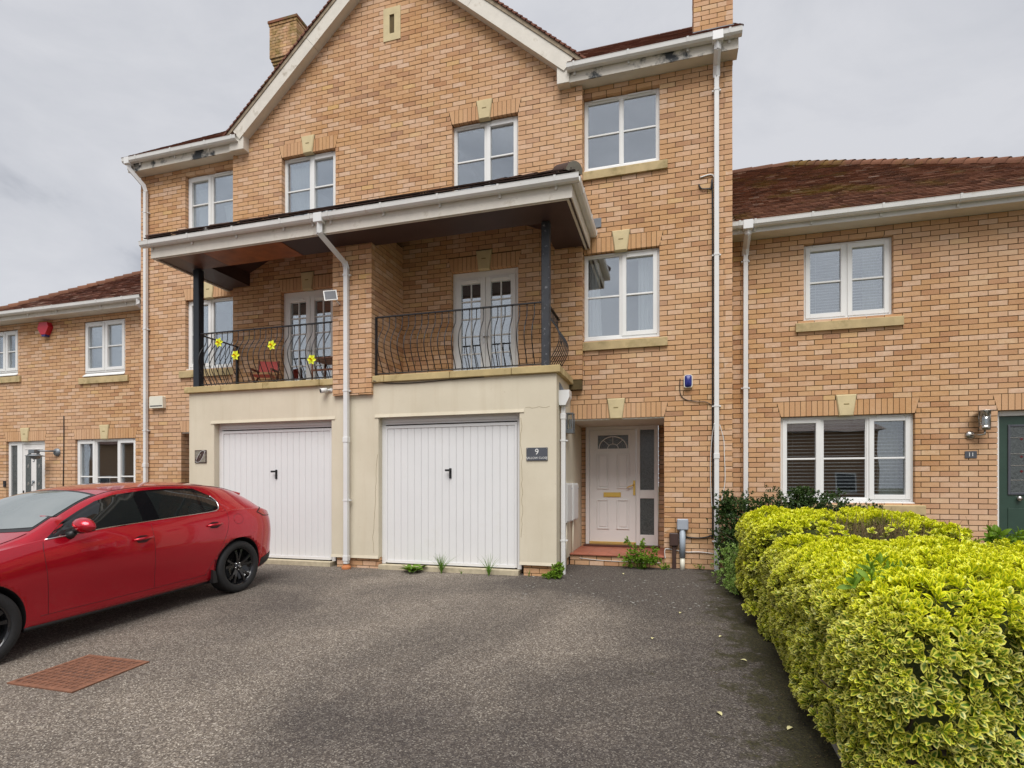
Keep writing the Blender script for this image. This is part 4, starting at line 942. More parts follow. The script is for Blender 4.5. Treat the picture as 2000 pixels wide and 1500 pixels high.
la, lb, lc, ld = tx(-1.907), tx(-1.629), tz_(1.036), tz_(1.112)
MB().bbox(la, lb, DY - .010, DY + .005, lc, ld, b=.004).bbox(la + .012, lb - .012, DY - .016, DY - .009, lc + .012, ld - .012, b=.003).build('letterbox', 'brass', dr)
hx, hz = tx(-1.418), tz_(1.19)
MB().bbox(hx - .018, hx + .018, DY - .008, DY + .005, hz - .13, hz + .12, b=.003).tube([(hx, DY - .005, hz + .05), (hx, DY - .05, hz + .05), (hx - .12, DY - .055, hz + .0)], .010, 8).build('door_handle', 'brass', dr)
MB().box(dL, dR, DY - .012, DY + .03, fB, fB + .012).box(dL, dR, DY - .025, DY + .03, fB + .018, fB + .030).box(dL, dR, DY - .010, DY + .03, fB + .034, fB + .045).build('weather_bar', 'brass', dr)
# back of the porch of number 7: a plain dark front door
part('front_door', 'green_door', house, (-9.75, -8.75, 1.05, 1.09, .15, 2.2))
part('porch_ceiling', 'soffit_board', house, (-9.99, -8.69, .02, 1.1, 2.232, 2.25)); part('step', 'step_tile', house, (-9.985, -8.69, .01, 1.1, -.05, .15))
# ---- downpipes of the main house
downpipe(house, -.218, -.055, -.02, 7.12, [.42, 2.37, 4.55, 6.92], joints=(1.65,), top=[(-.218, -.055, 7.12), (-.218, -.075, 7.26), (-.218, -.262, 7.36), (-.218, -.272, 7.48)])
part('gutter_outlet', 'upvc_pipe', gR, (-.29, -.145, -.336, -.215, 7.445, 7.575), bev=.006)
downpipe(house, -10.815, -.055, -.02, 7.02, [.6, 2.3, 4.3, 6.6], joints=(1.62,), top=[(-10.815, -.055, 7.02), (-10.83, -.08, 7.12), (-10.98, -.262, 7.38), (-10.98, -.272, 7.48)])
part('gutter_outlet', 'upvc_pipe', gL, (-11.04, -.92 - 10.0, -.336, -.215, 7.445, 7.575), bev=.006)
dp = downpipe(house, -5.585, GY - .095, .035, 4.55, [1.0, 2.66, 4.42], joints=(1.92, .12), top=[(-5.585, GY - .095, 4.52), (-5.60, GY - .115, 4.60), (-5.71, CYF - .055, 4.86), (-5.71, CYF - .055, 5.04)], a=.07)
part('gutter_outlet', 'upvc_pipe', cg, (-5.78, -5.64, CYF - .112, CYF + .0, 5.0, 5.135), bev=.006)
MB().lathe([(.052, .06), (.052, .035), (.07, .03), (.07, .0), (.06, -.05)], (-5.585, GY - .095, -.03), 'z', 20).build('drain_socket', 'terracotta', dp)
# small rainwater pipe with hopper on the side of the block
HX, HY = KX1 + .05, -.83
dp2 = downpipe(house, HX, HY, -.03, 2.36, [.45, 1.86], joints=(2.2,), a=.062)
MB().prism([(HX - .045, 2.35), (HX + .045, 2.35), (HX + .10, 2.46), (HX + .10, 2.56), (HX - .05, 2.56), (HX - .05, 2.46)], HY - .09, HY + .09).build('rainwater_hopper', 'upvc_pipe', dp2)
MB().prism([(HX - .05, 2.57), (HX + .01, 2.57), (HX - .05, 2.68)], HY - .05, HY + .05).build('overflow_flashing', 'lead', dp2)
# ---- rest of the rear
part('rear_wall', 'brick_plain', house, (XL, XR, 8.3, 8.5, -.3, 7.4)) if False else None
# ================================================================== NUMBER 11 (right)
h11 = thing('terraced_house', 'two-storey brick house with green door and venetian blinds behind the hedge', 'house', (2.9, 1.5, 0))
Y11 = .56; F11 = Field('brick', 'brick'); w11 = MB()
W1, W2, D1 = (1.045, 2.20, 3.65, 4.80), (.73, 2.465, .965, 2.25), (3.43, 4.42, .05, 2.25)
hs = [W1, W2, D1]; hb = hs + lintel_holes(W2[0], W2[1], 2.25) + lintel_holes(D1[0], D1[1], 2.25)
backing(w11, (0, Y11, 0), E1, E2, -.2, 5.4, -.3, 5.0, hs); lay_bricks(F11, (0, Y11, 0), E1, E2, .0, 5.4, 0, 4.95, hb, phase=.06)
part('side_wall', 'mortar', h11, (5.16, 5.39, Y11 + .24, 8.6, -.3, 5.0))
lay_bricks(F11, (5.4, 0, 0), (0, 1, 0), (1, 0, 0), Y11, 3, 0, 4.95, show=False)
w11o = w11.build('wall', 'mortar', h11); F11.build(w11o, 'brick', 'brickwork')
lintel(w11o, W2[0], W2[1], 2.25, Y11); lintel(w11o, D1[0], D1[1], 2.25, Y11)
window(h11, *W1, Y11, [(1, 'C'), (1, 'C')]); window(h11, *W2, Y11, [(.95, 'C'), (1.08, 'F'), (.95, 'C')], vents=(1, 0, 1), glass='dark_glass')
# eaves and roof
part('soffit', 'soffit_board', h11, (-.0, 5.6, Y11 - .27, Y11 + .02, 4.952, 4.97)); part('fascia', 'upvc_trim', h11, (.0, 5.62, Y11 - .288, Y11 - .27, 4.945, 5.06))
g11 = gutter(h11, .01, 5.64, Y11 - .289, 5.09, [.12, .33, 1.08, 1.95, 2.85, 3.7], w=.11)
part('gutter_outlet', 'upvc_pipe', g11, (.165, .30, Y11 - .405, Y11 - .285, 4.965, 5.098), bev=.006)
downpipe(h11, .235, Y11 - .055, .0, 4.72, [2.70, 4.62], joints=(), top=[(.235, Y11 - .055, 4.72), (.235, Y11 - .10, 4.80), (.235, Y11 - .33, 4.92), (.235, Y11 - .34, 5.0)])
P11 = .70; EY, EZ = Y11 - .33, 5.075; RYY = 4.4; rz = EZ + P11 * (RYY - EY); RXE = 1.49; HXC = RXE + (RYY - EY)
m = MB(); m.add([(-.02, EY, EZ), (HXC, EY, EZ), (RXE, RYY, rz), (-.02, RYY, rz)], [(0, 1, 2, 3)]).add([(HXC, EY, EZ), (HXC, 8.6, EZ), (RXE, RYY, rz)], [(0, 1, 2)]).add([(-.02, RYY, rz), (RXE, RYY, rz), (HXC, 8.6, EZ), (-.02, 8.6, EZ)], [(0, 1, 2, 3)])
r11 = m.build('roof', 'undercloak', h11)
FT = Field('tile', 'roof_tile_mossy'); al = math.atan(P11)
tile_field(FT, (0, EY - .02, EZ + .008), (1, 0, 0), (0, math.cos(al), math.sin(al)), lambda s: (-.0, HXC - s * math.cos(al)), 50)
FT.build(r11, 'roof_tile', 'roof_tiling')
hd = Vector((-1, 1, P11)).normalized(); Lh = math.sqrt(2 + P11 ** 2) * (RYY - EY)
for i in range(int(Lh / .2)):
    p = Vector((HXC, EY, EZ)) + hd * (i * .2 + .02); halfround((p.x, p.y, p.z + .005), hd + Vector((0, 0, -.06)), .24, .115, 'roof_tile_mossy', 'hip_tile', r11, False)
for i in range(5): halfround((RXE + .12 - i * .4, RYY, rz - .03), (-1, 0, 0), .42, .12, 'roof_tile_mossy', 'ridge_tile', r11, False)
# front door of 11
yd = Y11 + .09
dm = MB().bbox(D1[0], D1[0] + .06, yd, yd + .07, .05, 2.25).bbox(D1[1] - .06, D1[1], yd, yd + .07, .05, 2.25).bbox(D1[0] + .06, D1[1] - .06, yd + .001, yd + .07, 2.18, 2.25).build('door_frame', 'upvc', h11)
gd = MB().bbox(D1[0] + .065, D1[1] - .065, yd + .012, yd + .06, .1, 2.175).build('front_door', 'green_door', h11)
ga, gb, gc_, gd_ = D1[0] + .16, D1[1] - .16, 1.10, 2.06
MB().bbox(ga, ga + .03, yd - .004, yd + .02, gc_, gd_).bbox(gb - .03, gb, yd - .004, yd + .02, gc_, gd_).bbox(ga + .03, gb - .03, yd - .0035, yd + .02, gc_, gc_ + .03).bbox(ga + .03, gb - .03, yd - .0035, yd + .02, gd_ - .03, gd_).build('glazing_frame', 'slate_sign', gd)
go = part('pane', 'obscure_glass', gd, (ga + .028, gb - .028, yd + .006, yd + .0115, gc_ + .028, gd_ - .028))
ld_ = MB(); cx = (ga + gb) / 2
for zz in (1.3, 1.5, 1.66, 1.88): ld_.tube([(ga + .03, yd + .004, zz), (gb - .03, yd + .004, zz)], .003, 4)
for dx in (-.05, .05, -.09, .09): ld_.tube([(cx + dx, yd + .004, 1.2), (cx + dx, yd + .004, 1.98)], .003, 4)
ld_.build('leading', 'steel', gd)
for zz in (1.42, 1.62, 1.86): MB().prism([(cx - .18, zz - .02), (cx - .16, zz), (cx - .18, zz + .02), (cx - .2, zz)], yd + .002, yd + .006).build('coloured_glass', 'ruby_glass', gd)
MB().bbox(ga, gb, yd + .006, yd + .014, .25, .92, b=.006).build('door_panel', 'green_door', gd)
MB().lathe([(.0, -.05), (.03, -.045), (.034, -.03), (.02, -.015), (.02, 0)], (D1[0] + .285, yd + .012, 1.05), 'y', 14).build('door_knob', 'steel', gd)
MB().box(D1[0] - .1, D1[1] + .1, Y11 - .5, Y11 + .1, -.1, .05).build('door_step', 'concrete', h11)
blind('white slatted blind in the upper window of number 11', W1[0] + .06, W1[1] - .06, W1[2] + .08, W1[3] - .06, Y11 + .25, .043, tilt=.5)
blind('white slatted blind in the wide ground-floor window behind the hedge', W2[0] + .06, W2[1] - .06, W2[2] + .08, W2[3] - .06, Y11 + .27, .052, tilt=.30, wid=.05)
curtain('cream curtain at the right of the wide window behind the hedge', 2.12, 2.40, 1.0, 2.2, Y11 + .42, 'curtain_cream', 5); curtain('pale curtain at the left of the wide window behind the hedge', .80, .90, 1.0, 2.2, Y11 + .42, 'curtain_cream', 2)
curtain('cream curtain right of the blind in the upper window of number 11', 1.92, 2.12, 3.7, 4.74, Y11 + .40, 'curtain_cream', 4); curtain('cream curtain left of the blind in the upper window of number 11', 1.10, 1.2, 3.7, 4.74, Y11 + .40, 'curtain_cream', 2)

# ================================================================== NUMBER 5 (left)
h5 = thing('terraced_house', 'two-storey brick house at the left edge with white door numbered 5', 'house', (-13.3, 1.5, 0))
Y5 = .45; F5 = Field('brick', 'brick'); w5 = MB()
A1, A0, A2, D5 = (-13.13, -11.97, 3.57, 4.76), (-16.0, -15.16, 3.72, 4.76), (-13.40, -11.685, .93, 2.22), (-15.54, -14.315, .05, 2.22)
hs = [A1, A2, D5, (A0[0], A0[1], A0[2], A0[3])]; hb = hs + lintel_holes(A2[0], A2[1], 2.22) + lintel_holes(D5[0], D5[1], 2.22)
backing(w5, (0, Y5, 0), E1, E2, -16.6, -10.85, -.3, 4.95, hs); lay_bricks(F5, (0, Y5, -.03), E1, E2, -16.6, -11.0, 0, 4.93, [(p, q, r + .03, s + .03) for p, q, r, s in hb], phase=-11.03)
w5o = w5.build('wall', 'mortar', h5); F5.build(w5o, 'brick', 'brickwork')
lintel(w5o, A2[0], A2[1], 2.22, Y5); lintel(w5o, D5[0], D5[1], 2.22, Y5)
window(h5, *A1, Y5, [(1, 'C'), (1, 'C')], recess=.02, room='room_light', pvc_sill=.09); window(h5, *A0, Y5, [(1, 'C'), (1, 'C')], recess=.02, pvc_sill=.09, room='room_light'); window(h5, *A2, Y5, [(.9, 'C'), (1.15, 'F'), (.9, 'C')], vents=(1, 0, 1), glass='dark_glass', split=.33, recess=.05)
blind('white slatted blind in the upper right window of the left-edge house', A1[0] + .06, A1[1] - .06, A1[2] + .1, A1[3] - .06, Y5 + .17, .03, tilt=.9, wid=.03)
blind('slatted blind in the ground-floor window above the red car', A2[0] + .06, A2[1] - .06, A2[2] + .1, A2[3] - .06, Y5 + .25, .04, tilt=.15, mat='room_light')
part('soffit', 'soffit_board', h5, (-16.8, -11.0, Y5 - .25, Y5 + .02, 4.902, 4.92)); part('fascia', 'painted_wood', h5, (-16.82, -11.0, Y5 - .268, Y5 - .25, 4.895, 5.04))
g5 = gutter(h5, -16.85, -11.14, Y5 - .269, 5.065, [-15.3, -14.4, -13.55, -12.3, -11.6], w=.11)
MB().sqtube([(-11.22, Y5 - .33, 4.98), (-11.22, Y5 - .33, 4.90), (-11.20, Y5 - .2, 4.80), (-11.20, Y5 - .06, 4.76)], .066).build('offset_bend', 'upvc_pipe', g5)
EY5, EZ5 = Y5 - .3, 5.05; HX5 = -15.6; n_ = 4.1
m = MB(); m.add([(HX5, EY5, EZ5), (-11.0, EY5, EZ5), (-11.0, EY5 + n_, EZ5 + .7 * n_), (HX5 + n_, EY5 + n_, EZ5 + .7 * n_)], [(0, 1, 2, 3)]).add([(HX5, EY5, EZ5), (HX5 + n_, EY5 + n_, EZ5 + .7 * n_), (HX5, EY5 + 2 * n_, EZ5)], [(0, 1, 2)])
r5 = m.build('roof', 'undercloak', h5); FT5 = Field('tile', 'roof_tile'); al = math.atan(.7)
tile_field(FT5, (0, EY5 - .02, EZ5 + .008), (1, 0, 0), (0, math.cos(al), math.sin(al)), lambda s: (HX5 + s * math.cos(al), -11.0), 50)
tile_field(FT5, (HX5 - .02, 0, EZ5 + .008), (0, -1, 0), (math.cos(al), 0, math.sin(al)), lambda s: (-(EY5 + 2 * n_) + s * math.cos(al), -EY5 - s * math.cos(al)), 50, show=False)
FT5.build(r5, 'roof_tile', 'roof_tiling')
hd = Vector((1, 1, .7)).normalized(); Lh = math.sqrt(2.49) * n_
for i in range(int(Lh / .2)):
    p = Vector((HX5, EY5, EZ5)) + hd * (i * .2 + .02); halfround((p.x, p.y, p.z + .005), hd + Vector((0, 0, -.06)), .24, .11, 'roof_tile_mossy', 'hip_tile', r5, False)
# door of 5
yd = Y5 + .05
MB().bbox(-15.54, -15.47, yd, yd + .07, .05, 2.22).bbox(-15.26, -15.10, yd, yd + .07, .05, 2.22).bbox(-14.385, -14.315, yd, yd + .07, .05, 2.22).bbox(-15.47, -15.26, yd + .001, yd + .07, 2.13, 2.22).bbox(-15.10, -14.385, yd + .001, yd + .07, 2.15, 2.22).bbox(-15.47, -15.26, yd + .001, yd + .07, .05, .2).build('door_frame', 'upvc', h5)
part('pane', 'obscure_glass', h5, (-15.473, -15.257, yd + .03, yd + .036, .19, 2.135))
d5 = MB().bbox(-15.095, -14.39, yd + .01, yd + .05, .1, 2.145).build('front_door', 'door_white', h5)
for a, b, s in ((-15.0, -14.83, 1), (-14.66, -14.49, -1)):
    top = [(a, 1.88), (b, 2.0)] if s > 0 else [(a, 2.0), (b, 1.88)]
    MB().prism([(a, .55), (b, .55), top[1], top[0]], yd + .004, yd + .0105).build('pane', 'obscure_glass', d5)
    for zz in (.85, 1.25, 1.65): MB().prism([((a + b) / 2 - .03, zz), ((a + b) / 2, zz - .05), ((a + b) / 2 + .03, zz), ((a + b) / 2, zz + .05)], yd + .001, yd + .004).build('cut_glass', 'steel', d5)
    MB().bbox(a - .03, b + .03, yd + .002, yd + .012, .5, .53, b=.003).bbox(a - .03, b + .03, yd + .002, yd + .012, 2.03, 2.05, b=.003).build('door_panel', 'door_white', d5)
text_mesh('5', .16, (-14.745, yd + .006, 1.80), 'galv', 'door_number', d5)
MB().lathe([(.0, -.03), (.03, -.025), (.03, 0)], (-14.745, yd + .01, 1.30), 'y', 12).tube([(-14.745, yd - .02, 1.30), (-14.745, yd - .03, 1.2)], .01, 6).build('knocker', 'galv', d5)
MB().bbox(-15.08, -15.05, yd - .006, yd + .01, .85, 1.1, b=.003).tube([(-15.065, yd - .004, .98), (-15.065, yd - .05, .98), (-15.16, yd - .05, .98)], .009, 6).build('door_handle', 'black_plastic', d5)

# ================================================================== SMALL FITTINGS
def bell_box(name, label, x0, x1, z0, z1, y, front, rim):
    t = thing(name, label, 'alarm box', ((x0 + x1) / 2, y, z0)); w_ = x1 - x0; h_ = z1 - z0
    o = []
    for i in range(24):
        a = 2 * math.pi * i / 24; ca_, sa = math.cos(a), math.sin(a); o.append((math.copysign(abs(ca_) ** .45, ca_) * w_ / 2, math.copysign(abs(sa) ** .35, sa) * h_ / 2))
    c = ((x0 + x1) / 2, (z0 + z1) / 2)
    MB().prism([(c[0] + a, c[1] + b) for a, b in o], y - .05, y).build('housing', rim, t)
    pr = MB(); vs = [(c[0] + a * .82, y - .0505, c[1] + b * .92) for a, b in o] + [(c[0] + a * .62, y - .068, c[1] + b * .8) for a, b in o] + [(c[0], y - .072, c[1])]; n = 24
    pr.add(vs, [(i, (i + 1) % n, n + (i + 1) % n, n + i) for i in range(n)] + [(n + i, n + (i + 1) % n, 2 * n) for i in range(n)], 0, True); pr.build('cover', front, t); return t
bell_box('alarm_box', 'blue alarm box with white rim on the brick above the grey cable box', -.668, -.545, 2.655, 2.845, -.005, 'blue_plastic', 'cream_plastic')
t = thing('alarm_box', 'cream rectangular alarm box with dark slot beside the left downpipe', 'alarm box', (-10.53, 0, 2.73))
MB().prism([(-10.70, 2.735), (-10.36, 2.735), (-10.37, 2.955), (-10.39, 2.968), (-10.68, 2.968), (-10.70, 2.95)], -.075, -.003).build('housing', 'cream_plastic', t); part('slot', 'slate_sign', t, (-10.68, -10.38, -.079, -.074, 2.765, 2.785))
t = thing('alarm_box', 'red hexagonal alarm box under the gutter at far left', 'alarm box', (-14.2, Y5, 4.55))
hexp = [(-14.38, 4.70), (-14.33, 4.83), (-14.10, 4.83), (-14.05, 4.72), (-14.15, 4.56), (-14.28, 4.56)]
MB().prism(hexp, Y5 - .11, Y5 - .003).build('housing', 'red_plastic', t); MB().prism([(-14.26, 4.52), (-14.17, 4.52), (-14.15, 4.558), (-14.28, 4.558)], Y5 - .1, Y5 - .01).build('strobe', 'blue_plastic', t)
# plaques
t = thing('house_sign', 'dark slate plaque with white number 9 and street name', 'house sign', (-2.63, GY, 1.56))
MB().bbox(-2.781, -2.478, GY - .014, GY - .003, 1.57, 1.752, b=.003).build('plate', 'slate_sign', t)
text_mesh('9', .115, (-2.63, GY - .0165, 1.690), 'sign_white', 'lettering', t, .001); text_mesh('SALLOW CLOSE', .042, (-2.63, GY - .0165, 1.607), 'sign_white', 'lettering', t, .001)
for x in (-2.768, -2.491):
    for z in (1.583, 1.739): MB().lathe([(0, -.018), (.004, -.017), (.005, -.014)], (x, GY, z), 'y', 8).build('screw', 'steel', t)
t = thing('house_sign', 'square brown tile with leaf outline and number 7', 'house sign', (-8.42, GY, 1.6))
MB().bbox(-8.545, -8.305, GY - .016, GY - .003, 1.60, 1.815, b=.003).build('plate', 'sign_brown', t)
a0 = [(-8.525, 1.62)] + [(-8.525 + .20 * math.sin(R(90 * i / 8)) * 1, 1.62 + .175 * (1 - math.cos(R(90 * i / 8)))) for i in range(9)]
lf = [(-8.525 + .20 * u, 1.62 + .175 * u + .075 * math.sin(math.pi * u)) for u in np.linspace(0, 1, 10)]; lf2 = [(-8.525 + .20 * u, 1.62 + .175 * u - .075 * math.sin(math.pi * u)) for u in np.linspace(0, 1, 10)]
MB().tube([(x, GY - .017, z) for x, z in lf], .0035, 5).tube([(x, GY - .017, z) for x, z in lf2], .0035, 5).build('leaf_outline', 'sign_white', t)
MB().prism([(-8.53, 1.66), lf[2], lf[4], lf[6], (-8.36, 1.80), (-8.53, 1.80)], GY - .0175, GY - .015).prism([(-8.50, 1.612), (-8.318, 1.612), (-8.318, 1.77), lf2[7], lf2[5], lf2[3]], GY - .0175, GY - .015).build('pattern', 'sign_leaf', t)
text_mesh('7', .085, (-8.43, GY - .018, 1.712), 'sign_leaf', 'lettering', t, .001)
t = thing('house_sign', 'small dark plate with white number 11 beside the green door', 'house sign', (3.12, Y11, 1.6))
MB().bbox(3.05, 3.19, Y11 - .012, Y11 - .003, 1.603, 1.70, b=.003).build('plate', 'slate_sign', t); text_mesh('11', .075, (3.12, Y11 - .0145, 1.651), 'sign_white', 'lettering', t, .001)
# solar panel and security camera
SP = Vector((-5.78, PY - .16, 4.09)); t = thing('solar_panel', 'small white-framed solar panel on a bracket beside the brick pier', 'solar panel', (-5.84, PY, 3.9))
def tilted(mb, c, u, v, n, a, b, d):
    c, u, v, n = map(Vector, (c, u, v, n)); vs = [c + u * (sx * a) + v * (sy * b) + n * (sz * d) for sz in (-1, 1) for sx, sy in ((-1, -1), (1, -1), (1, 1), (-1, 1))]
    return mb.add(vs, [(3, 2, 1, 0), (4, 5, 6, 7), (0, 1, 5, 4), (1, 2, 6, 5), (2, 3, 7, 6), (3, 0, 4, 7)])
nnv = Vector((.42, -.86, .28)).normalized(); un = Vector((.86, .46, .17)).normalized(); un = (un - nnv * un.dot(nnv)).normalized(); vn = nnv.cross(un)
tilted(MB(), SP, un, vn, nnv, .098, .085, .008).build('frame', 'sign_white', t); tilted(MB(), SP + nnv * .009, un, vn, nnv, .082, .069, .002).build('cell', 'slate_sign', t)
MB().tube([SP - nnv * .01, SP + Vector((.06, .06, -.06)), (-5.72, PY - .03, 4.0), (-5.72, PY, 4.0)], .012, 6).build('bracket', 'sign_white', t)
t = thing('security_camera', 'white bullet camera with black face on the render below the left balcony', 'camera', (-5.97, GY, 2.66))
cdv = Vector((-.55, -.8, -.2)).normalized(); cc = Vector((-6.0, GY - .07, 2.69)); sid = cdv.cross(VZ).normalized(); upv = sid.cross(cdv)
MB().tube([cc - cdv * .05, cc + cdv * .05], .038, 12).build('housing', 'sign_white', t); MB().tube([cc + cdv * .05, cc + cdv * .054], .030, 12).build('lens', 'black_plastic', t)
MB().tube([cc - cdv * .05, (-5.93, GY - .03, 2.70), (-5.92, GY, 2.70)], .014, 6).lathe([(0, -.015), (.035, -.012), (.035, 0)], (-5.92, GY, 2.70), 'y', 12).build('mount', 'sign_white', t)
# lamps
t = thing('wall_lantern', 'brass and glass box lantern on the porch side wall', 'wall lamp', (KX1, -.38, 2.0)); LX = KX1
MB().box(LX, LX + .02, -.46, -.30, 2.02, 2.30).box(LX + .02, LX + .12, -.455, -.305, 2.285, 2.30).box(LX + .02, LX + .12, -.455, -.305, 2.0, 2.06).build('body', 'galv', t)
MB().box(LX + .02, LX + .035, -.452, -.44, 2.06, 2.285).box(LX + .105, LX + .12, -.452, -.44, 2.06, 2.285).box(LX + .105, LX + .12, -.32, -.308, 2.06, 2.285).build('frame', 'galv', t)
part('glass', 'dark_glass', t, (LX + .022, LX + .117, -.449, -.445, 2.06, 2.285), (LX + .112, LX + .116, -.44, -.32, 2.06, 2.285)); MB().lathe([(0, 2.22), (.02, 2.21), (.03, 2.17), (.015, 2.10), (.015, 2.06)], (LX + .065, -.38, 0), 'z', 12).build('bulb', 'sign_white', t)
t = thing('wall_lamp', 'steel and glass wall lamp above the number 11 plate', 'wall lamp', (3.11, Y11, 1.9)); lx, ly = 3.225, Y11 - .13
MB().lathe([(0, Y11 - .04), (.03, Y11 - .038), (.055, Y11 - .02), (.06, Y11 - .003)], (3.11, 0, 1.92), 'y', 18).build('wall_plate', 'steel', t)
MB().tube([(3.11, Y11 - .035, 1.92), (3.19, ly + .02, 1.915), (lx, ly, 1.92), (lx, ly, 1.975)], .013, 8).build('arm', 'steel', t)
MB().lathe([(0, 1.975), (.062, 1.978), (.062, 2.04), (0, 2.04)], (lx, ly, 0), 'z', 18).build('cup', 'steel', t); MB().lathe([(.062, 2.04), (.068, 2.23), (.066, 2.23), (.060, 2.04)], (lx, ly, 0), 'z', 18).build('glass_shade', 'dark_glass', t)
MB().lathe([(0, 2.256), (.01, 2.25), (.125, 2.236), (.125, 2.230), (0, 2.232)], (lx, ly, 0), 'z', 24).build('cap', 'steel', t); MB().lathe([(.02, 2.04), (.03, 2.08), (.032, 2.12), (.02, 2.145), (0, 2.15)], (lx, ly, 0), 'z', 12).build('bulb', 'sign_white', t)
for a in range(6): MB().tube([(lx + .069 * math.cos(a * 1.047), ly + .069 * math.sin(a * 1.047), 2.03), (lx + .069 * math.cos(a * 1.047), ly + .069 * math.sin(a * 1.047), 2.235)], .003, 5).build('guard_rod', 'steel', t)
t = thing('wall_lamp', 'grey lamp with sensor head on an arm beside the white door at left', 'wall lamp', (-13.9, Y5, 1.9)); ly = Y5 - .03
MB().lathe([(0, Y5 - .05), (.08, Y5 - .04), (.09, Y5 - .003)], (-13.92, 0, 1.95), 'y', 16).build('wall_plate', 'galv', t); MB().tube([(-13.92, Y5 - .04, 1.97), (-14.1, Y5 - .22, 1.97), (-14.28, Y5 - .25, 1.97)], .018, 8).build('arm', 'galv', t)
MB().bbox(-14.34, -14.16, Y5 - .32, Y5 - .2, 1.92, 2.0).build('sensor_head', 'galv', t); MB().lathe([(0, 1.90), (.06, 1.895), (.17, 1.865), (.17, 1.855), (0, 1.855)], (-14.22, Y5 - .26, 0), 'z', 24).lathe([(.10, 1.855), (.09, 1.81), (0, 1.78)], (-14.22, Y5 - .26, 0), 'z', 20).build('shade', 'galv', t)
t = thing('doorbell', 'small black video doorbell left of the white door at left', 'doorbell', (-15.56, Y5, 1.2)); MB().bbox(-15.60, -15.53, Y5 - .03, Y5 - .003, 1.18, 1.32, b=.006).build('body', 'black_plastic', t); MB().lathe([(0, Y5 - .034), (.014, Y5 - .033), (.014, Y5 - .029)], (-15.565, 0, 1.22), 'y', 12).build('button', 'slate_sign', t)
# meter boxes on the porch side wall
for (ya, yb), lab in (((-.62, -.20), 'white meter box on the porch side wall, nearer the driveway'), ((-.07, .38), 'white meter box on the porch side wall, nearer the front door')):
    t = thing('meter_box', lab, 'meter box', (KX1, (ya + yb) / 2, .68)); MB().bbox(KX1 - .001, KX1 + .055, ya, yb, .68, 1.26, b=.006).build('case', 'sign_white', t)
    MB().bbox(KX1 + .056, KX1 + .066, ya + .02, yb - .02, .70, 1.24, b=.004).build('door', 'sign_white', t); MB().lathe([(.014, KX1 + .066), (.014, KX1 + .072), (0, KX1 + .073)], (0, yb - .05, 1.18), 'x', 10).build('lock', 'grey_plastic', t)
    MB().tube([(KX1 + .03, (ya + yb) / 2 - .1, .69), (KX1 + .025, (ya + yb) / 2 - .1, .0)], .017, 8).build('conduit', 'cream_render', t)
# cable cabinet + brown cover beside the porch
t = thing('cable_box', 'grey square cable box on a grey pipe by the porch', 'cable box', (-.69, 0, .0)); MB().bbox(-.765, -.605, -.10, -.003, .575, .735, b=.012).build('box', 'grey_plastic', t); MB().tube([(-.687, -.05, .58), (-.687, -.05, .17)], .043, 12).build('pipe', 'grey_pipe', t); MB().tube([(-.687, -.05, .172), (-.687, -.05, -.04)], .034, 12).build('lower_pipe', 'cream_plastic', t)
t = thing('cable_cover', 'brown plastic cable cover on a thin duct by the porch', 'cable cover', (-.80, 0, 0)); MB().bbox(-.872, -.742, -.085, -.003, .335, .528, b=.012).build('box', 'brown_plastic', t); MB().bbox(-.832, -.775, -.06, -.003, -.04, .334, b=.008).build('duct', 'brown_plastic', t)
# cables
def cable(label, pts, r, mat): return tag(MB().tube(pts, r, 6).build('cable', mat), label, 'cable')
def smooth(pts, n=6):
    P = [Vector(p) for p in pts]; o = []
    for i in range(len(P) - 1):
        p0, p1, p2, p3 = P[max(i - 1, 0)], P[i], P[i + 1], P[min(i + 2, len(P) - 1)]
        for k in range(n):
            s = k / n; o.append(.5 * ((2 * p1) + (-p0 + p2) * s + (2 * p0 - 5 * p1 + 4 * p2 - p3) * s * s + (-p0 + 3 * p1 - 3 * p2 + p3) * s ** 3))
    return o + [P[-1]]
cable('black cable running up the wall left of the right downpipe', smooth([(-.64, -.02, .50), (-.62, -.02, .47), (-.45, -.018, .46), (-.30, -.02, .50), (-.268, -.02, .62), (-.268, -.018, 2.2), (-.27, -.018, 5.4), (-.30, -.018, 5.52), (-.42, -.018, 5.55), (-.46, -.018, 5.62)]), .011, 'black_plastic')
cable('white cable hanging loose in loops around the right downpipe', smooth([(-.25, -.10, 2.12), (-.28, -.03, 1.9), (-.30, -.02, 1.5), (-.285, -.02, 1.0), (-.27, -.02, .9)]) , .005, 'upvc')
cable('white cable looping out right of the right downpipe', smooth([(-.175, -.05, 2.1), (-.12, -.02, 1.9), (-.11, -.02, 1.7), (-.10, -.02, 1.3), (-.14, -.02, 1.05), (-.18, -.03, .95)]), .005, 'upvc')
cable('thin white cable clipped low along the brick beside the cable box', smooth([(-.93, -.012, .14), (-.935, -.012, .27), (-.87, -.012, .285), (-.65, -.012, .25), (-.45, -.012, .255), (-.26, -.012, .24)]), .006, 'upvc')
cable('white cable sweeping across the step front', smooth([(-2.2, -.055, .11), (-1.9, -.052, .085), (-1.5, -.052, .078), (-1.2, -.052, .075), (-1.0, -.052, .08)]), .004, 'upvc')
cable('thin dark cable looping below the blue alarm box', smooth([(-.72, -.012, 2.80), (-.72, -.012, 2.6), (-.66, -.012, 2.50), (-.5, -.012, 2.45), (-.36, -.012, 2.44), (-.27, -.014, 2.38)]), .006, 'black_plastic')
cable('white cable bent over the top of the right downpipe side', smooth([(-.44, -.012, 5.72), (-.30, -.012, 5.74), (-.25, -.015, 5.70), (-.24, -.02, 5.6)]), .010, 'upvc')
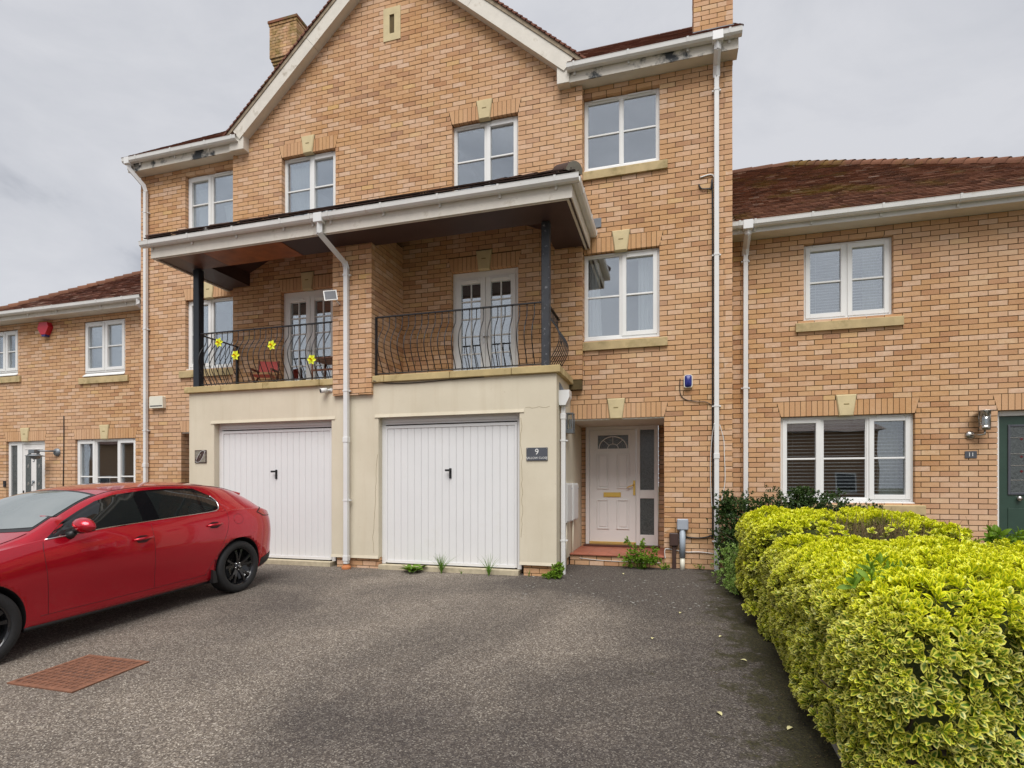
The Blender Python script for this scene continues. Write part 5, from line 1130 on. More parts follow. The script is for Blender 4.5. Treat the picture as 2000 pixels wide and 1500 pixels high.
cable('thin dark cable down the brick of the left-edge house', smooth([(-13.72, Y5 - .012, 2.75), (-13.72, Y5 - .012, 2.2), (-13.73, Y5 - .012, 1.6), (-13.76, Y5 - .012, .6)]), .010, 'black_plastic')
cable('black cable drooping under the right balcony ledge', smooth([(-5.15, GY - .055, 2.80), (-4.9, GY - .012, 2.755), (-4.5, GY - .012, 2.745), (-3.9, GY - .012, 2.76), (-3.4, GY - .012, 2.772)]), .006, 'black_plastic')
# curtains and things seen through the glass
y0c = .075 + .095
curtain('white curtain in the top left window under the eaves', -9.74, -9.50, 6.15, 7.0, y0c, folds=4); curtain('pale curtain inside the left gable window', -7.52, -7.12, 6.0, 7.02, BY + .185, folds=5)
curtain('white curtain at the right of the window over the porch', -1.33, -1.10, 3.52, 4.70, y0c, folds=4); curtain('white curtain drawn thin at the left of the window over the porch', -2.08, -1.93, 3.52, 4.70, y0c, folds=3, gather=-.35)
curtain('net curtain in the first-floor window behind the left balcony post', -9.80, -9.55, 3.52, 4.70, y0c, folds=5)
MB().prism([(-9.04, 6.20), (-8.78, 6.20), (-8.78, 6.62), (-9.10, 6.59)], .150, .153).build('paper_sheet', 'paper'); tag(bpy.data.objects['paper_sheet'], 'white sheet of paper propped inside the top left window', 'paper')
# balcony furniture
BZ = ZT + .05
def chair(label, x, y, rz, mat_c, sc=.64):
    t = thing('deck_chair', label, 'chair', (x, y, BZ)); M = Matrix.Translation((x, y, BZ)) @ Matrix.Rotation(rz, 4, 'Z') @ Matrix.Scale(sc, 4)
    q = lambda a, b, c: M @ Vector((a, b, c))
    for s in (-.27, .27):
        MB().tube([q(s, -.28, 0), q(s, .22, .46)], .017, 6).build('leg', 'wood_brown', t); MB().tube([q(s, .28, 0), q(s, -.25, .46)], .017, 6).build('leg', 'wood_brown', t)
        MB().tube([q(s, -.28, .60), q(s, .25, .62)], .02, 6).build('armrest', 'wood_brown', t); MB().tube([q(s, .18, .42), q(s, .27, .92)], .016, 6).build('back_post', 'wood_brown', t); MB().tube([q(s, -.26, .44), q(s, -.26, .60)], .014, 6).build('arm_post', 'wood_brown', t)
    def sheet_(pts, name):
        v = []
        for a in (-.27, -.14, 0, .14, .27):
            for p in pts: v.append(q(a, p[0] + .03 * (1 - (a / .27) ** 2) * p[2], p[1]))
        n = len(pts); MB().add(v, [(i * n + j, i * n + j + 1, (i + 1) * n + j + 1, (i + 1) * n + j) for i in range(4) for j in range(n - 1)], 0, True).build(name, mat_c, t)
    sheet_([(.20, .62, 1), (.235, .76, 1), (.27, .92, 1)], 'back_canvas'); sheet_([(-.25, .46, 0), (0, .43, 0), (.22, .46, 0)], 'seat_canvas')
chair('folding chair with faded red canvas on the left balcony', -7.62, -.5, R(18), 'pink_canvas')
t = thing('side_table', 'small dark wooden slatted table on the left balcony', 'table', (-6.3, -.55, BZ))
for sx in (-.2, .2):
    for sy in (-.18, .18): MB().tube([(-6.3 + sx, -.55 + sy, BZ), (-6.3 + sx, -.55 + sy, BZ + .46)], .018, 6).build('leg', 'wood_brown', t)
for i in range(5): part('slat', 'wood_brown', t, (-6.53, -6.07, -.78 + i * .1, -.70 + i * .1, BZ + .46, BZ + .48))
part('rail', 'wood_brown', t, (-6.52, -6.08, -.74, -.72, BZ + .27, BZ + .30))
# daffodil ornaments on the railing
for (px, z, dy), lab in (((-7.98, 3.57, .12), 'yellow daffodil ornament nearest the left post'), ((-7.62, 3.33, .15), 'yellow daffodil ornament second from the left post'), ((-6.93, 3.45, .14), 'yellow daffodil ornament above the red canvas chair'), ((-6.18, 3.17, .16), 'yellow daffodil ornament nearest the brick pier')):
    t = thing('daffodil_ornament', lab, 'ornament', (px, -1.0 - dy, z), 'daffodil ornaments on the railing'); tlt = rnd.uniform(-.3, .3)
    ctr = Vector((px, -1.02 - dy, z))
    for k in range(6):
        a = tlt + k * math.pi / 3; d = Vector((math.cos(a), 0, math.sin(a))); s_ = Vector((-d.z, 0, d.x)); L_ = .085
        MB().add([ctr, ctr + d * L_ * .55 + s_ * .033 + Vector((0, -.018, 0)), ctr + d * L_ + Vector((0, -.005, 0)), ctr + d * L_ * .55 - s_ * .033 + Vector((0, -.018, 0)), ctr + d * L_ * .55 + Vector((0, -.005, 0))], [(0, 1, 4), (1, 2, 4), (2, 3, 4), (3, 0, 4)]).build('petal', 'daffodil', t)
    MB().lathe([(.010, ctr.y), (.015, ctr.y - .03), (.021, ctr.y - .045)], (ctr.x, 0, ctr.z), 'y', 12).build('trumpet', 'daffodil_cup', t); MB().tube([ctr, ctr + Vector((0, .04, 0))], .006, 5).build('clip', 'grass_blade', t)
# manhole cover
t = thing('manhole_cover', 'rusty square iron manhole cover in the driveway', 'manhole cover', (-5.33, -5.28, gz(-5.28)))
x0, x1, y0, y1 = -5.67, -5.0, -5.58, -4.96
def gbox(mb, a, b, c, d, lo, hi):
    v = [(x, y, gz(y) + h) for h in (lo, hi) for x, y in ((a, c), (b, c), (b, d), (a, d))]; return mb.add(v, [(3, 2, 1, 0), (4, 5, 6, 7), (0, 1, 5, 4), (1, 2, 6, 5), (2, 3, 7, 6), (3, 0, 4, 7)])
gbox(MB(), x0, x1, y0, y1, -.02, .006).build('plate', 'rust_iron', t)
fm = MB()
for a, b, c, d in ((x0, x1, y0, y0 + .035), (x0, x1, y1 - .035, y1), (x0, x0 + .035, y0 + .035, y1 - .035), (x1 - .035, x1, y0 + .035, y1 - .035)): gbox(fm, a, b, c, d, .006, .011)
fm.build('frame', 'rust_grid', t)
for i in range(1, 10):
    xx = x0 + .035 + (x1 - x0 - .07) * i / 10; gbox(MB(), xx - .006, xx + .006, y0 + .036, y1 - .036, .006, .0105).build('rib', 'rust_grid', t)
    yy = y0 + .035 + (y1 - y0 - .07) * i / 10; gbox(MB(), x0 + .036, x1 - .036, yy - .006, yy + .006, .006, .0100).build('rib', 'rust_grid', t)
# ================================================================== CAR
def pchip(keys):
    xs = np.array([k[0] for k in keys], float); ys = np.array([k[1] for k in keys], float); h = np.diff(xs); dl = np.diff(ys) / h; m = np.zeros(len(xs))
    m[0], m[-1] = dl[0], dl[-1]
    for i in range(1, len(xs) - 1):
        if dl[i - 1] * dl[i] > 0:
            w1, w2 = 2 * h[i] + h[i - 1], h[i] + 2 * h[i - 1]; m[i] = (w1 + w2) / (w1 / dl[i - 1] + w2 / dl[i])
    def f(x):
        x = min(max(x, xs[0]), xs[-1]); i = min(max(np.searchsorted(xs, x) - 1, 0), len(h) - 1); t = (x - xs[i]) / h[i]
        return float((2 * t ** 3 - 3 * t ** 2 + 1) * ys[i] + (t ** 3 - 2 * t ** 2 + t) * h[i] * m[i] + (-2 * t ** 3 + 3 * t ** 2) * ys[i + 1] + (t ** 3 - t ** 2) * h[i] * m[i + 1])
    return f
zt_ = pchip([(-.80, .62), (-.79, .84), (-.755, .99), (-.66, 1.10), (-.48, 1.245), (-.3, 1.31), (0, 1.375), (.5, 1.425), (.9, 1.435), (1.35, 1.412), (1.6, 1.36), (1.95, 1.215), (2.3, 1.055), (2.5, 1.0), (2.8, .95), (3.2, .87), (3.45, .79), (3.6, .68), (3.66, .58)])
zs_ = pchip([(-.80, .58), (-.79, .76), (-.755, .90), (-.66, .97), (-.4, 1.02), (.2, 1.04), (1.2, 1.02), (2.15, .975), (2.5, .93), (2.8, .89), (3.2, .81), (3.45, .73), (3.6, .63), (3.66, .54)])
w_ = pchip([(-.80, .60), (-.79, .68), (-.755, .765), (-.62, .84), (-.35, .89), (0, .905), (.5, .888), (1.2, .878), (2.1, .88), (2.725, .90), (3.1, .86), (3.4, .74), (3.6, .56), (3.66, .42)])
yr_ = pchip([(-.80, .48), (-.755, .56), (-.66, .53), (-.48, .53), (-.2, .555), (.2, .585), (.8, .60), (1.3, .605), (1.6, .635), (1.95, .70), (2.25, .755), (2.6, .74), (3.0, .68), (3.4, .52), (3.6, .36), (3.66, .28)])
zb_ = pchip([(-.80, .50), (-.78, .38), (-.65, .26), (-.4, .215), (0, .205), (2.725, .195), (3.3, .19), (3.55, .25), (3.66, .42)])
def section(x):
    if x < -.1: x = -.1 + (x + .1) * (.70 / .63)      # short rear overhang
    zt, zs, w, yr, zb = zt_(x), zs_(x), w_(x), yr_(x), zb_(x); L_ = lambda t: zb + (zs - zb) * t
    zr = max(zt - (.065 if x < 2.0 else .035), zs + .012)
    k = [(0, zb), (.72 * w, zb), (.885 * w, zb + .012), (.945 * w, zb + .06), (.968 * w, L_(.28)), (.992 * w, L_(.50)), (1.0 * w, L_(.68)), (.985 * w, L_(.86)), (.945 * w, zs), (.93 * w, zs + .012)]
    ys = .93 * w
    if zr - zs > .06: k += [(ys + (yr - ys) * .33 + .012, zs + (zr - zs) * .36), (ys + (yr - ys) * .68 + .012, zs + (zr - zs) * .72)]
    else: k += [(ys + (yr - ys) * .35, zs + (zr - zs) * .5), (ys + (yr - ys) * .7, zs + (zr - zs) * .8)]
    k += [(yr, zr), (yr * .86, zr + (zt - zr) * .42), (yr * .5, zr + (zt - zr) * .86), (0, zt)]
    P = np.array(k); o = []
    for i in range(len(P) - 1):
        p0 = P[max(i - 1, 0)]; p1, p2 = P[i], P[i + 1]; p3 = P[min(i + 2, len(P) - 1)]
        if i == len(P) - 2: p3 = np.array([-P[-2][0], P[-2][1]])
        if i == 0: p0 = np.array([-P[1][0], P[1][1]])
        for t in (0, .25, .5, .75):
            o.append(.5 * (2 * p1 + (p2 - p0) * t + (2 * p0 - 5 * p1 + 4 * p2 - p3) * t * t + (3 * p1 - p0 - 3 * p2 + p3) * t ** 3))
    o.append(P[-1]); return np.array(o)
_sc = {}
def sec(x):
    k = round(x, 3)
    if k not in _sc: _sc[k] = section(k)
    return _sc[k]
def side_y(x, z):
    s = sec(x); a = s[8:-10] if len(s) > 30 else s; i = np.argsort(a[:, 1]); return float(np.interp(z, a[i, 1], a[i, 0]))
def top_z(x, y):
    s = sec(x)[-24:]; i = np.argsort(s[:, 0]); return float(np.interp(abs(y), s[i, 0], s[i, 1]))
fv = Vector((-.03, -1, -.052)).normalized(); lv = Vector((1, -.03, 0)).normalized(); uv = fv.cross(lv).normalized(); lv = uv.cross(fv)
CO_ = Vector((-6.975, -2.71, gz(-2.71)))
MC = Matrix((fv, lv, uv)).transposed().to_4x4(); MC.translation = CO_
car = bpy.data.objects.new('parked_car', None); link(car, None, MC); car.matrix_basis = MC; car.empty_display_size = .3
tag(car, 'glossy red five-door hatchback with black wheels parked in front of the left garage', 'car')
def cpart(mb, name, mats, parent=None, smooth_=False, recalc=True):
    """mesh given in the car's own axes"""
    p = parent or car
    me = mb.mesh(name, mats)
    if recalc:
        bm = bmesh.new(); bm.from_mesh(me); bmesh.ops.recalc_face_normals(bm, faces=bm.faces); bm.to_mesh(me); bm.free()
    o = bpy.data.objects.new(name, me); COL.objects.link(o); o.parent = p; WM[o] = MC
    return o
xs = np.unique(np.concatenate([np.linspace(-.73, -.675, 7), np.linspace(-.675, -.3, 16), np.linspace(-.3, 2.6, 60), np.linspace(2.6, 3.5, 20), np.linspace(3.5, 3.66, 10)]))
rings = []
for x in xs:
    s = sec(float(x)); left = [(x, y, z) for y, z in s]; right = [(x, -y, z) for y, z in s[1:-1][::-1]]; rings.append(left + right)
nR = len(rings[0]); vs = [p for r in rings for p in r]; fs = []
for i in range(len(rings) - 1):
    for k in range(nR): fs.append((i * nR + k, i * nR + (k + 1) % nR, (i + 1) * nR + (k + 1) % nR, (i + 1) * nR + k))
fs += [tuple(range(nR))[::-1], tuple((len(rings) - 1) * nR + k for k in range(nR))]
bmb = MB().add(vs, fs, 0, True); bmb.sm[-2:] = [False, False]
bm_ = bmb.mesh('body', ['red_paint', 'well_black'])
b2 = bmesh.new(); b2.from_mesh(bm_); bmesh.ops.recalc_face_normals(b2, faces=b2.faces); b2.to_mesh(bm_); b2.free()
body = bpy.data.objects.new('body', bm_); COL.objects.link(body)
cut = MB()
for cx in (0, 2.725):
    for sg in (-1, 1):
        n = 48; a = [(cx + .362 * math.cos(2 * math.pi * i / n), .335 + .362 * math.sin(2 * math.pi * i / n)) for i in range(n)]
        cut.prism(a, sg * .62, sg * 1.2, 0)
cm = cut.mesh('cut', ['well_black']); b2 = bmesh.new(); b2.from_mesh(cm); bmesh.ops.recalc_face_normals(b2, faces=b2.faces); b2.to_mesh(cm); b2.free()
co = bpy.data.objects.new('cut', cm); COL.objects.link(co)
md = body.modifiers.new('b', 'BOOLEAN'); md.operation = 'DIFFERENCE'; md.object = co; md.solver = 'EXACT'; md.material_mode = 'TRANSFER'
dg = bpy.context.evaluated_depsgraph_get(); me2 = bpy.data.meshes.new_from_object(body.evaluated_get(dg))
body.modifiers.clear(); body.data = me2; me2.name = 'body'; bpy.data.objects.remove(co)
body.parent = car; WM[body] = MC
print('car body polys', len(me2.polygons), [m.name for m in me2.materials])
# panels that follow the body's side
def side_panel(poly, off, name, mat, parent=None, sg=1, n=14, thick=.004):
    """fill a side-view outline (x,z) with a skin lying off metres outside the body"""
    P = [Vector((p[0], p[1])) for p in poly]; me = bpy.data.meshes.new('t'); bm = bmesh.new()
    vv = [bm.verts.new((p.x, 0, p.y)) for p in P]; bm.faces.new(vv)
    bmesh.ops.triangulate(bm, faces=bm.faces[:]); bmesh.ops.subdivide_edges(bm, edges=bm.edges[:], cuts=3, use_grid_fill=True); bmesh.ops.triangulate(bm, faces=bm.faces[:])
    bmesh.ops.subdivide_edges(bm, edges=bm.edges[:], cuts=1, use_grid_fill=True)
    for v in bm.verts: v.co.y = sg * (side_y(v.co.x, v.co.z) + off)
    bm.normal_update()
    for f in bm.faces:
        f.smooth = True
        if f.normal.y * sg < 0: f.normal_flip()
    bm.to_mesh(me); bm.free(); me.materials.append(MATS[mat]); me.name = name
    o = bpy.data.objects.new(name, me); COL.objects.link(o); o.parent = parent or car; WM[o] = MC; return o
def side_line(pts, r, name, mat, parent=None, sg=1, off=.0, n=8, dens=8):
    P = smooth([(a, 0, b) for a, b in pts], dens) if len(pts) > 2 else [Vector((pts[0][0] + (pts[1][0] - pts[0][0]) * i / 16, 0, pts[0][1] + (pts[1][1] - pts[0][1]) * i / 16)) for i in range(17)]
    return cpart(MB().tube([(p.x, sg * (side_y(p.x, p.z) + off), p.z) for p in P], r, n), name, mat, parent)
belt = lambda x: zs_(x) + .012
for sg in (1, -1):
    rail = lambda x, o: (x, zt_(x) - .065 - o)
    fw = [(2.10, belt(2.10) + .012), (1.22, belt(1.22) + .008), rail(1.205, .030), rail(1.4, .030), rail(1.55, .034), rail(1.7, .040), rail(1.85, .044), rail(2.0, .05)]
    rw = [(1.03, belt(1.03) + .008), (.48, belt(.48) + .012), rail(.46, .036), rail(.75, .030), rail(1.04, .030)]
    qw = [(.44, belt(.44) + .012), (.33, belt(.33) + .03), (.25, 1.12), (.235, 1.165), (.28, 1.225), rail(.42, .04)]
    su = [(2.16, belt(2.16)), (1.2, belt(1.2)), (.36, belt(.36)), (.24, 1.085), (.20, 1.16), (.25, 1.24), rail(.42, .018), rail(.75, .012), rail(1.05, .012), rail(1.4, .012), rail(1.6, .014), rail(1.8, .02), rail(2.0, .024)]
    side_panel(su, .0025, 'window_surround', 'piano_black', sg=sg)
    f_ = side_panel(fw, .0055, 'side_window', 'car_glass', sg=sg); r_ = side_panel(rw, .0055, 'side_window', 'car_glass', sg=sg); side_panel(qw, .0055, 'quarter_window', 'car_glass', sg=sg)
    side_panel([(2.09, belt(2.09) + .016), (1.93, belt(1.93) + .014), (1.93, 1.09)], .008, 'mirror_corner', 'trim_black', sg=sg)
    side_line([(2.17, belt(2.17) - .002), (1.6, belt(1.6)), (1.0, belt(1.0)), (.55, belt(.55)), (.37, belt(.37) + .004), (.25, 1.075), (.205, 1.155), (.25, 1.235)], .006, 'chrome_trim', 'chrome', sg=sg, off=.003)
    # doors: seams
    fd = side_line([(2.19, .965), (2.205, .85), (2.19, .55), (2.185, .315)], .0026, 'door_seam', 'seam', sg=sg, off=-.001); side_line([(1.15, 1.0), (1.145, .7), (1.15, .315)], .0026, 'door_seam', 'seam', sg=sg, off=-.001)
    side_line([(.20, 1.2), (.155, 1.05), (.155, .92), (.20, .78), (.30, .58), (.44, .40), (.50, .315)], .0026, 'door_seam', 'seam', sg=sg, off=-.001); side_line([(2.25, .315), (1.2, .31), (.48, .315)], .0026, 'door_seam', 'seam', sg=sg, off=-.001)
    side_line([(2.3, .90), (2.6, .80), (3.0, .76)], .0025, 'bonnet_seam', 'seam', sg=sg, off=-.0015) if False else None
    side_line([(2.38, .225), (1.5, .215), (.40, .21)], .022, 'side_skirt', 'trim_black', sg=sg, off=-.004)
    cpart(MB().prism([(.36, .20), (.42, .20), (.42, .36), (.38, .34)], sg * .80, sg * .885), 'mud_flap', 'trim_black')
    for hx, hz in ((1.28, .865), (.37, .90)):
        h = side_panel([(hx - .10, hz - .012), (hx - .03, hz - .045), (hx + .05, hz - .04), (hx + .09, hz + .01), (hx + .02, hz + .035), (hx - .05, hz + .03)], .0008, 'handle_recess_shade', 'seam', sg=sg)  # dark skin paints the shade of the handle scoop onto the door
        y = side_y(hx, hz)
        cpart(MB().tube([(hx - .115, sg * (y + .004), hz + .004), (hx - .07, sg * (y + .032), hz + .006), (hx + .05, sg * (y + .034), hz + .002), (hx + .10, sg * (y + .006), hz - .004)], [.012, .015, .015, .011], 10), 'door_handle', 'red_paint')
    # mirror
    my = side_y(1.95, 1.0); mm = MB(); nlat, nlon = 8, 14; vs = []
    for i in range(nlat + 1):
        t = math.pi * i / nlat
        for k in range(nlon):
            p = 2 * math.pi * k / nlon; ex = .075 * math.sin(t) * math.cos(p); vs.append((1.90 + ex * (1.25 if ex > 0 else .55), sg * (my + .135 - .125 * math.cos(t)), 1.085 + .072 * math.sin(t) * math.sin(p) + .012 * math.cos(t)))
    mm.add(vs, [(i * nlon + k, i * nlon + (k + 1) % nlon, (i + 1) * nlon + (k + 1) % nlon, (i + 1) * nlon + k) for i in range(nlat) for k in range(nlon)], 0, True)
    mo_ = cpart(mm, 'door_mirror', 'red_paint')
    cpart(MB().tube([(1.93, sg * (my + .02), 1.035), (1.91, sg * (my + .12), 1.035), (1.90, sg * (my + .24), 1.05)], [.022, .028, .018], 10), 'mirror_lower', 'trim_black', mo_); cpart(MB().tube([(1.96, sg * (my - .01), .985), (1.93, sg * (my + .04), 1.02)], [.045, .025], 10), 'mirror_arm', 'trim_black', mo_)
    # tail lamp
    side_panel([(-.36, .985), (-.46, .935), (-.58, .92), (-.635, .935), (-.635, 1.005), (-.56, 1.035), (-.45, 1.025)], .006, 'tail_lamp', 'tail_red', sg=sg); side_panel([(-.34, .985), (-.46, .922), (-.635, .91), (-.65, 1.015), (-.56, 1.045), (-.43, 1.03)], .003, 'lamp_surround', 'trim_black', sg=sg)
    # lower rear bumper, arch lips
    side_panel([(-.37, .25), (-.61, .30), (-.66, .42), (-.60, .40), (-.40, .36)], .003, 'lower_bumper', 'trim_black', sg=sg)
    side_panel([(3.10, .70), (3.50, .62), (3.52, .66), (3.3, .76), (3.12, .76)], .005, 'headlamp', 'car_glass', sg=sg)
    # wheels
    for cx in (0, 2.725):
        t = MB(); yo = sg * .885; yi = sg * .665
        t.lathe([(.225, yi), (.30, yi), (.318, yi + sg * .012), (.325, yi + sg * .03), (.325, yo - sg * .032), (.318, yo - sg * .012), (.298, yo), (.262, yo + sg * .002), (.238, yo - sg * .006), (.228, yo - sg * .02)], (cx, 0, .325), 'y', 48)
        wh = cpart(t, 'wheel', 'tyre')
        rm = MB().lathe([(.232, yo - sg * .006), (.225, yo - sg * .012), (.212, yo - sg * .03), (.205, yo - sg * .12), (0, yo - sg * .12)], (cx, 0, .325), 'y', 40).lathe([(0, yo - sg * .012), (.03, yo - sg * .014), (.034, yo - sg * .03), (.058, yo - sg * .034), (.062, yo - sg * .06)], (cx, 0, .325), 'y', 24)
        ro_ = cpart(rm, 'rim', 'rim_black', wh)
        for k in range(5):
            for dl in (-.17, .17):
                a0 = k * 2 * math.pi / 5 + math.pi / 2 + dl * .7; a1 = k * 2 * math.pi / 5 + math.pi / 2 + dl * 1.35; sp = MB(); q = []
                for r, a, wd, dp in ((.05, a0, .017, .034), (.13, (a0 + a1) / 2, .013, .020), (.214, a1, .017, .016)):
                    d = Vector((math.cos(a), 0, math.sin(a))); s = Vector((-d.z, 0, d.x)); c = Vector((cx, yo - sg * dp, .325)) + d * r
                    q.append([c - s * wd, c + s * wd, c + s * wd * .7 - Vector((0, sg * .035, 0)), c - s * wd * .7 - Vector((0, sg * .035, 0))])
                vs = [p for l in q for p in l]; sp.add(vs, [(i * 4 + j, i * 4 + (j + 1) % 4, i * 4 + 4 + (j + 1) % 4, i * 4 + 4 + j) for i in range(2) for j in range(4)])
                cpart(sp, 'spoke', 'rim_black', wh)
            a = k * 2 * math.pi / 5 + math.pi / 2 + .6; cpart(MB().lathe([(.009, yo - sg * .038), (.009, yo - sg * .025), (0, yo - sg * .024)], (cx + .043 * math.cos(a), 0, .325 + .043 * math.sin(a)), 'y', 8), 'wheel_nut', 'chrome', wh)
        cpart(MB().lathe([(.022, yo - sg * .014), (.020, yo - sg * .009), (0, yo - sg * .008)], (cx, 0, .325), 'y', 16), 'wheel_cap', 'rim_black', wh)
        em = MB().tube([(cx + .016 * math.cos(i * .5236), yo - sg * .008, .325 + .016 * math.sin(i * .5236)) for i in range(13)], .0018, 5, cap=False).tube([(cx - .013, yo - sg * .008, .333), (cx - .004, yo - sg * .0078, .322), (cx + .004, yo - sg * .0078, .322), (cx + .013, yo - sg * .008, .333)], .0022, 5)
        cpart(em, 'wheel_emblem', 'chrome', wh)
# windscreen, rear screen, roof seams
def top_grid(x0, x1, inset, name, mat, off=.004, nx=16, ny=14, lo=None):
    v = []
    for i in range(nx + 1):
        x = x0 + (x1 - x0) * i / nx; yy = yr_(x) - inset(x)
        for j in range(ny + 1):
            y = -yy + 2 * yy * j / ny; bow = 0 if lo is None else lo * (1 - (y / yy) ** 2) * (i / nx); xx = x + bow
            v.append((xx, y, top_z(xx, y) + off))
    m = MB().add(v, [(i * (ny + 1) + j, i * (ny + 1) + j + 1, (i + 1) * (ny + 1) + j + 1, (i + 1) * (ny + 1) + j) for i in range(nx) for j in range(ny)], 0, True)
    return cpart(m, name, mat)
top_grid(1.52, 2.22, lambda x: .045, 'windscreen_surround', 'trim_black', .003, lo=.12); top_grid(1.56, 2.17, lambda x: .075, 'windscreen', 'windscreen_glass', .007, lo=.11)
top_grid(-.60, -.43, lambda x: .07, 'rear_window', 'car_glass', .006)
sp_ = MB(); v = []
for i in range(13):
    y = -.50 + i / 12; z = top_z(-.38, y)
    v += [(-.30, y, top_z(-.30, y) + .003), (-.49 + .05 * (y / .5) ** 2, y, z + .0), (-.48 + .05 * (y / .5) ** 2, y, z - .035), (-.38, y, z - .01)]
sp_.add(v, [(i * 4 + k, i * 4 + (k + 1) % 4, i * 4 + 4 + (k + 1) % 4, i * 4 + 4 + k) for i in range(12) for k in range(4)] + [(0, 1, 2, 3), (51, 50, 49, 48)]); cpart(sp_, 'roof_spoiler', 'red_paint')
for sg in (1, -1):
    cpart(MB().tube([(-.30 + 1.84 * i / 20, sg * (yr_(-.30 + 1.84 * i / 20) - .05), top_z(-.30 + 1.84 * i / 20, yr_(-.30 + 1.84 * i / 20) - .05) + .001) for i in range(21)], .004, 6), 'roof_seam', 'seam')
    cpart(MB().tube([(2.25 + 1.2 * i / 12, sg * (yr_(2.25 + 1.2 * i / 12) - .03), top_z(2.25 + 1.2 * i / 12, yr_(2.25 + 1.2 * i / 12) - .03) + .0005) for i in range(13)], .0035, 6), 'bonnet_seam', 'seam')
cpart(MB().tube([(.0 + .075 * math.cos(i * .2618), side_y(.0 + .075 * math.cos(i * .2618), .93 + .062 * math.sin(i * .2618)) - .001, .93 + .062 * math.sin(i * .2618)) for i in range(25)], .0025, 5, cap=False), 'fuel_flap', 'seam')
# ================================================================== PLANTS
LEAF = np.array([(0, 0, 0), (0, .30, .05), (0, .56, .07), (0, .80, .04), (0, 1, -.04), (-.20, .30, .10), (-.27, .56, .12), (-.20, .80, .07), (.20, .30, .10), (.27, .56, .12), (.20, .80, .07)], float)
LF = [(0, 1, 5), (1, 2, 6, 5), (2, 3, 7, 6), (3, 4, 7), (0, 8, 1), (1, 8, 9, 2), (2, 9, 10, 3), (3, 10, 4)]
LE = np.array([.25, 0, 0, .1, 1, 1, 1, 1, 1, 1, 1.])
def leaf_frames(dirs, ups):
    y = dirs / np.linalg.norm(dirs, axis=1, keepdims=True); x = np.cross(y, ups); x /= np.linalg.norm(x, axis=1, keepdims=True) + 1e-9; z = np.cross(x, y); return np.stack([x, y, z], 1)     # rows
def leaf_mesh(name, pos, dirs, ups, size, width, tint, young, mat, parent, singles=0, single_name='leaf'):
    pos, dirs, ups, size, width, tint, young = map(np.asarray, (pos, dirs, ups, size, width, tint, young)); n = len(pos); Fm = leaf_frames(dirs, ups); sel = np.zeros(n, bool)
    if singles:
        sc = np.full(n, -1.)
        for i in range(n):
            q = to_px(pos[i])
            if q and 5 < q[0] < 1995 and 5 < q[1] < 1495: sc[i] = size[i] / q[2] * (1 + .8 * (ups[i] @ (np.array(CAM) - pos[i])) / q[2])
        sel[np.argsort(-sc)[:singles]] = True
        pool = {}
        for i in np.nonzero(sel)[0]:
            k = (int(tint[i] * 4.99), int(young[i] * 3.99), round(float(width[i] / size[i]), 1))
            if k not in pool:
                me = bpy.data.meshes.new(single_name); v = LEAF * np.array([k[2], 1, 1]); me.from_pydata([tuple(p) for p in v], [], LF); me.materials.append(MATS[mat])
                for nm, val in (('edge', LE), ('tint', np.full(11, tint[i])), ('young', np.full(11, young[i]))):
                    at = me.attributes.new(nm, 'FLOAT', 'POINT'); at.data.foreach_set('value', val.astype(np.float32))
                me.polygons.foreach_set('use_smooth', [True] * 8); pool[k] = me
            o = bpy.data.objects.new(single_name, pool[k]); M = Matrix([list(r) for r in (Fm[i] * size[i])]).transposed().to_4x4(); M.translation = Vector(pos[i]); link(o, parent); o.matrix_basis = M
    keep = ~sel; n = keep.sum(); F2 = Fm[keep]
    loc = LEAF[None] * np.stack([width[keep], size[keep], size[keep]], 1)[:, None, :]
    V = np.einsum('nki,nij->nkj', loc, F2) + pos[keep][:, None, :]
    me = bpy.data.meshes.new(name); fl = np.concatenate([np.array(f) for f in LF]); ln = np.array([len(f) for f in LF])
    me.vertices.add(n * 11); me.vertices.foreach_set('co', V.astype(np.float32).ravel())
    li = (np.arange(n)[:, None] * 11 + fl[None]).ravel(); me.loops.add(len(li)); me.loops.foreach_set('vertex_index', li.astype(np.int32))
    tot = np.tile(ln, n); st = np.concatenate([[0], np.cumsum(tot)[:-1]]); me.polygons.add(len(tot)); me.polygons.foreach_set('loop_start', st.astype(np.int32)); me.polygons.foreach_set('loop_total', tot.astype(np.int32))
    me.polygons.foreach_set('use_smooth', np.ones(len(tot), bool)); me.update(calc_edges=True)
    for nm, val in (('edge', np.tile(LE, n)), ('tint', np.repeat(tint[keep], 11)), ('young', np.repeat(young[keep], 11))):
        at = me.attributes.new(nm, 'FLOAT', 'POINT'); at.data.foreach_set('value', val.astype(np.float32))
    me.materials.append(MATS[mat]); o = bpy.data.objects.new(name, me); link(o, parent); o['kind'] = 'stuff'; return o
RN = np.random.default_rng(5)
def unit(v): return v / (np.linalg.norm(v, axis=-1, keepdims=True) + 1e-9)
def rbox_points(n, lo, hi, r, faces):
    """points and normals on a rounded box; faces: weights for (-x,+x,-y,+y,+z)"""
    lo, hi = np.array(lo), np.array(hi); s = hi - lo; ar = np.array([s[1] * s[2], s[1] * s[2], s[0] * s[2], s[0] * s[2], s[0] * s[1]]) * np.array(faces); ar /= ar.sum()
    f = RN.choice(5, n, p=ar); p = lo + RN.random((n, 3)) * s
    for k, (ax, side) in enumerate(((0, 0), (0, 1), (1, 0), (1, 1), (2, 1))): p[f == k, ax] = (lo, hi)[side][ax]
    q = np.clip(p, lo + r, hi - np.array([r, r, r])); q[:, 2] = np.clip(p[:, 2], lo[2], hi[2] - r); nrm = unit(p - q); return q + nrm * r, nrm
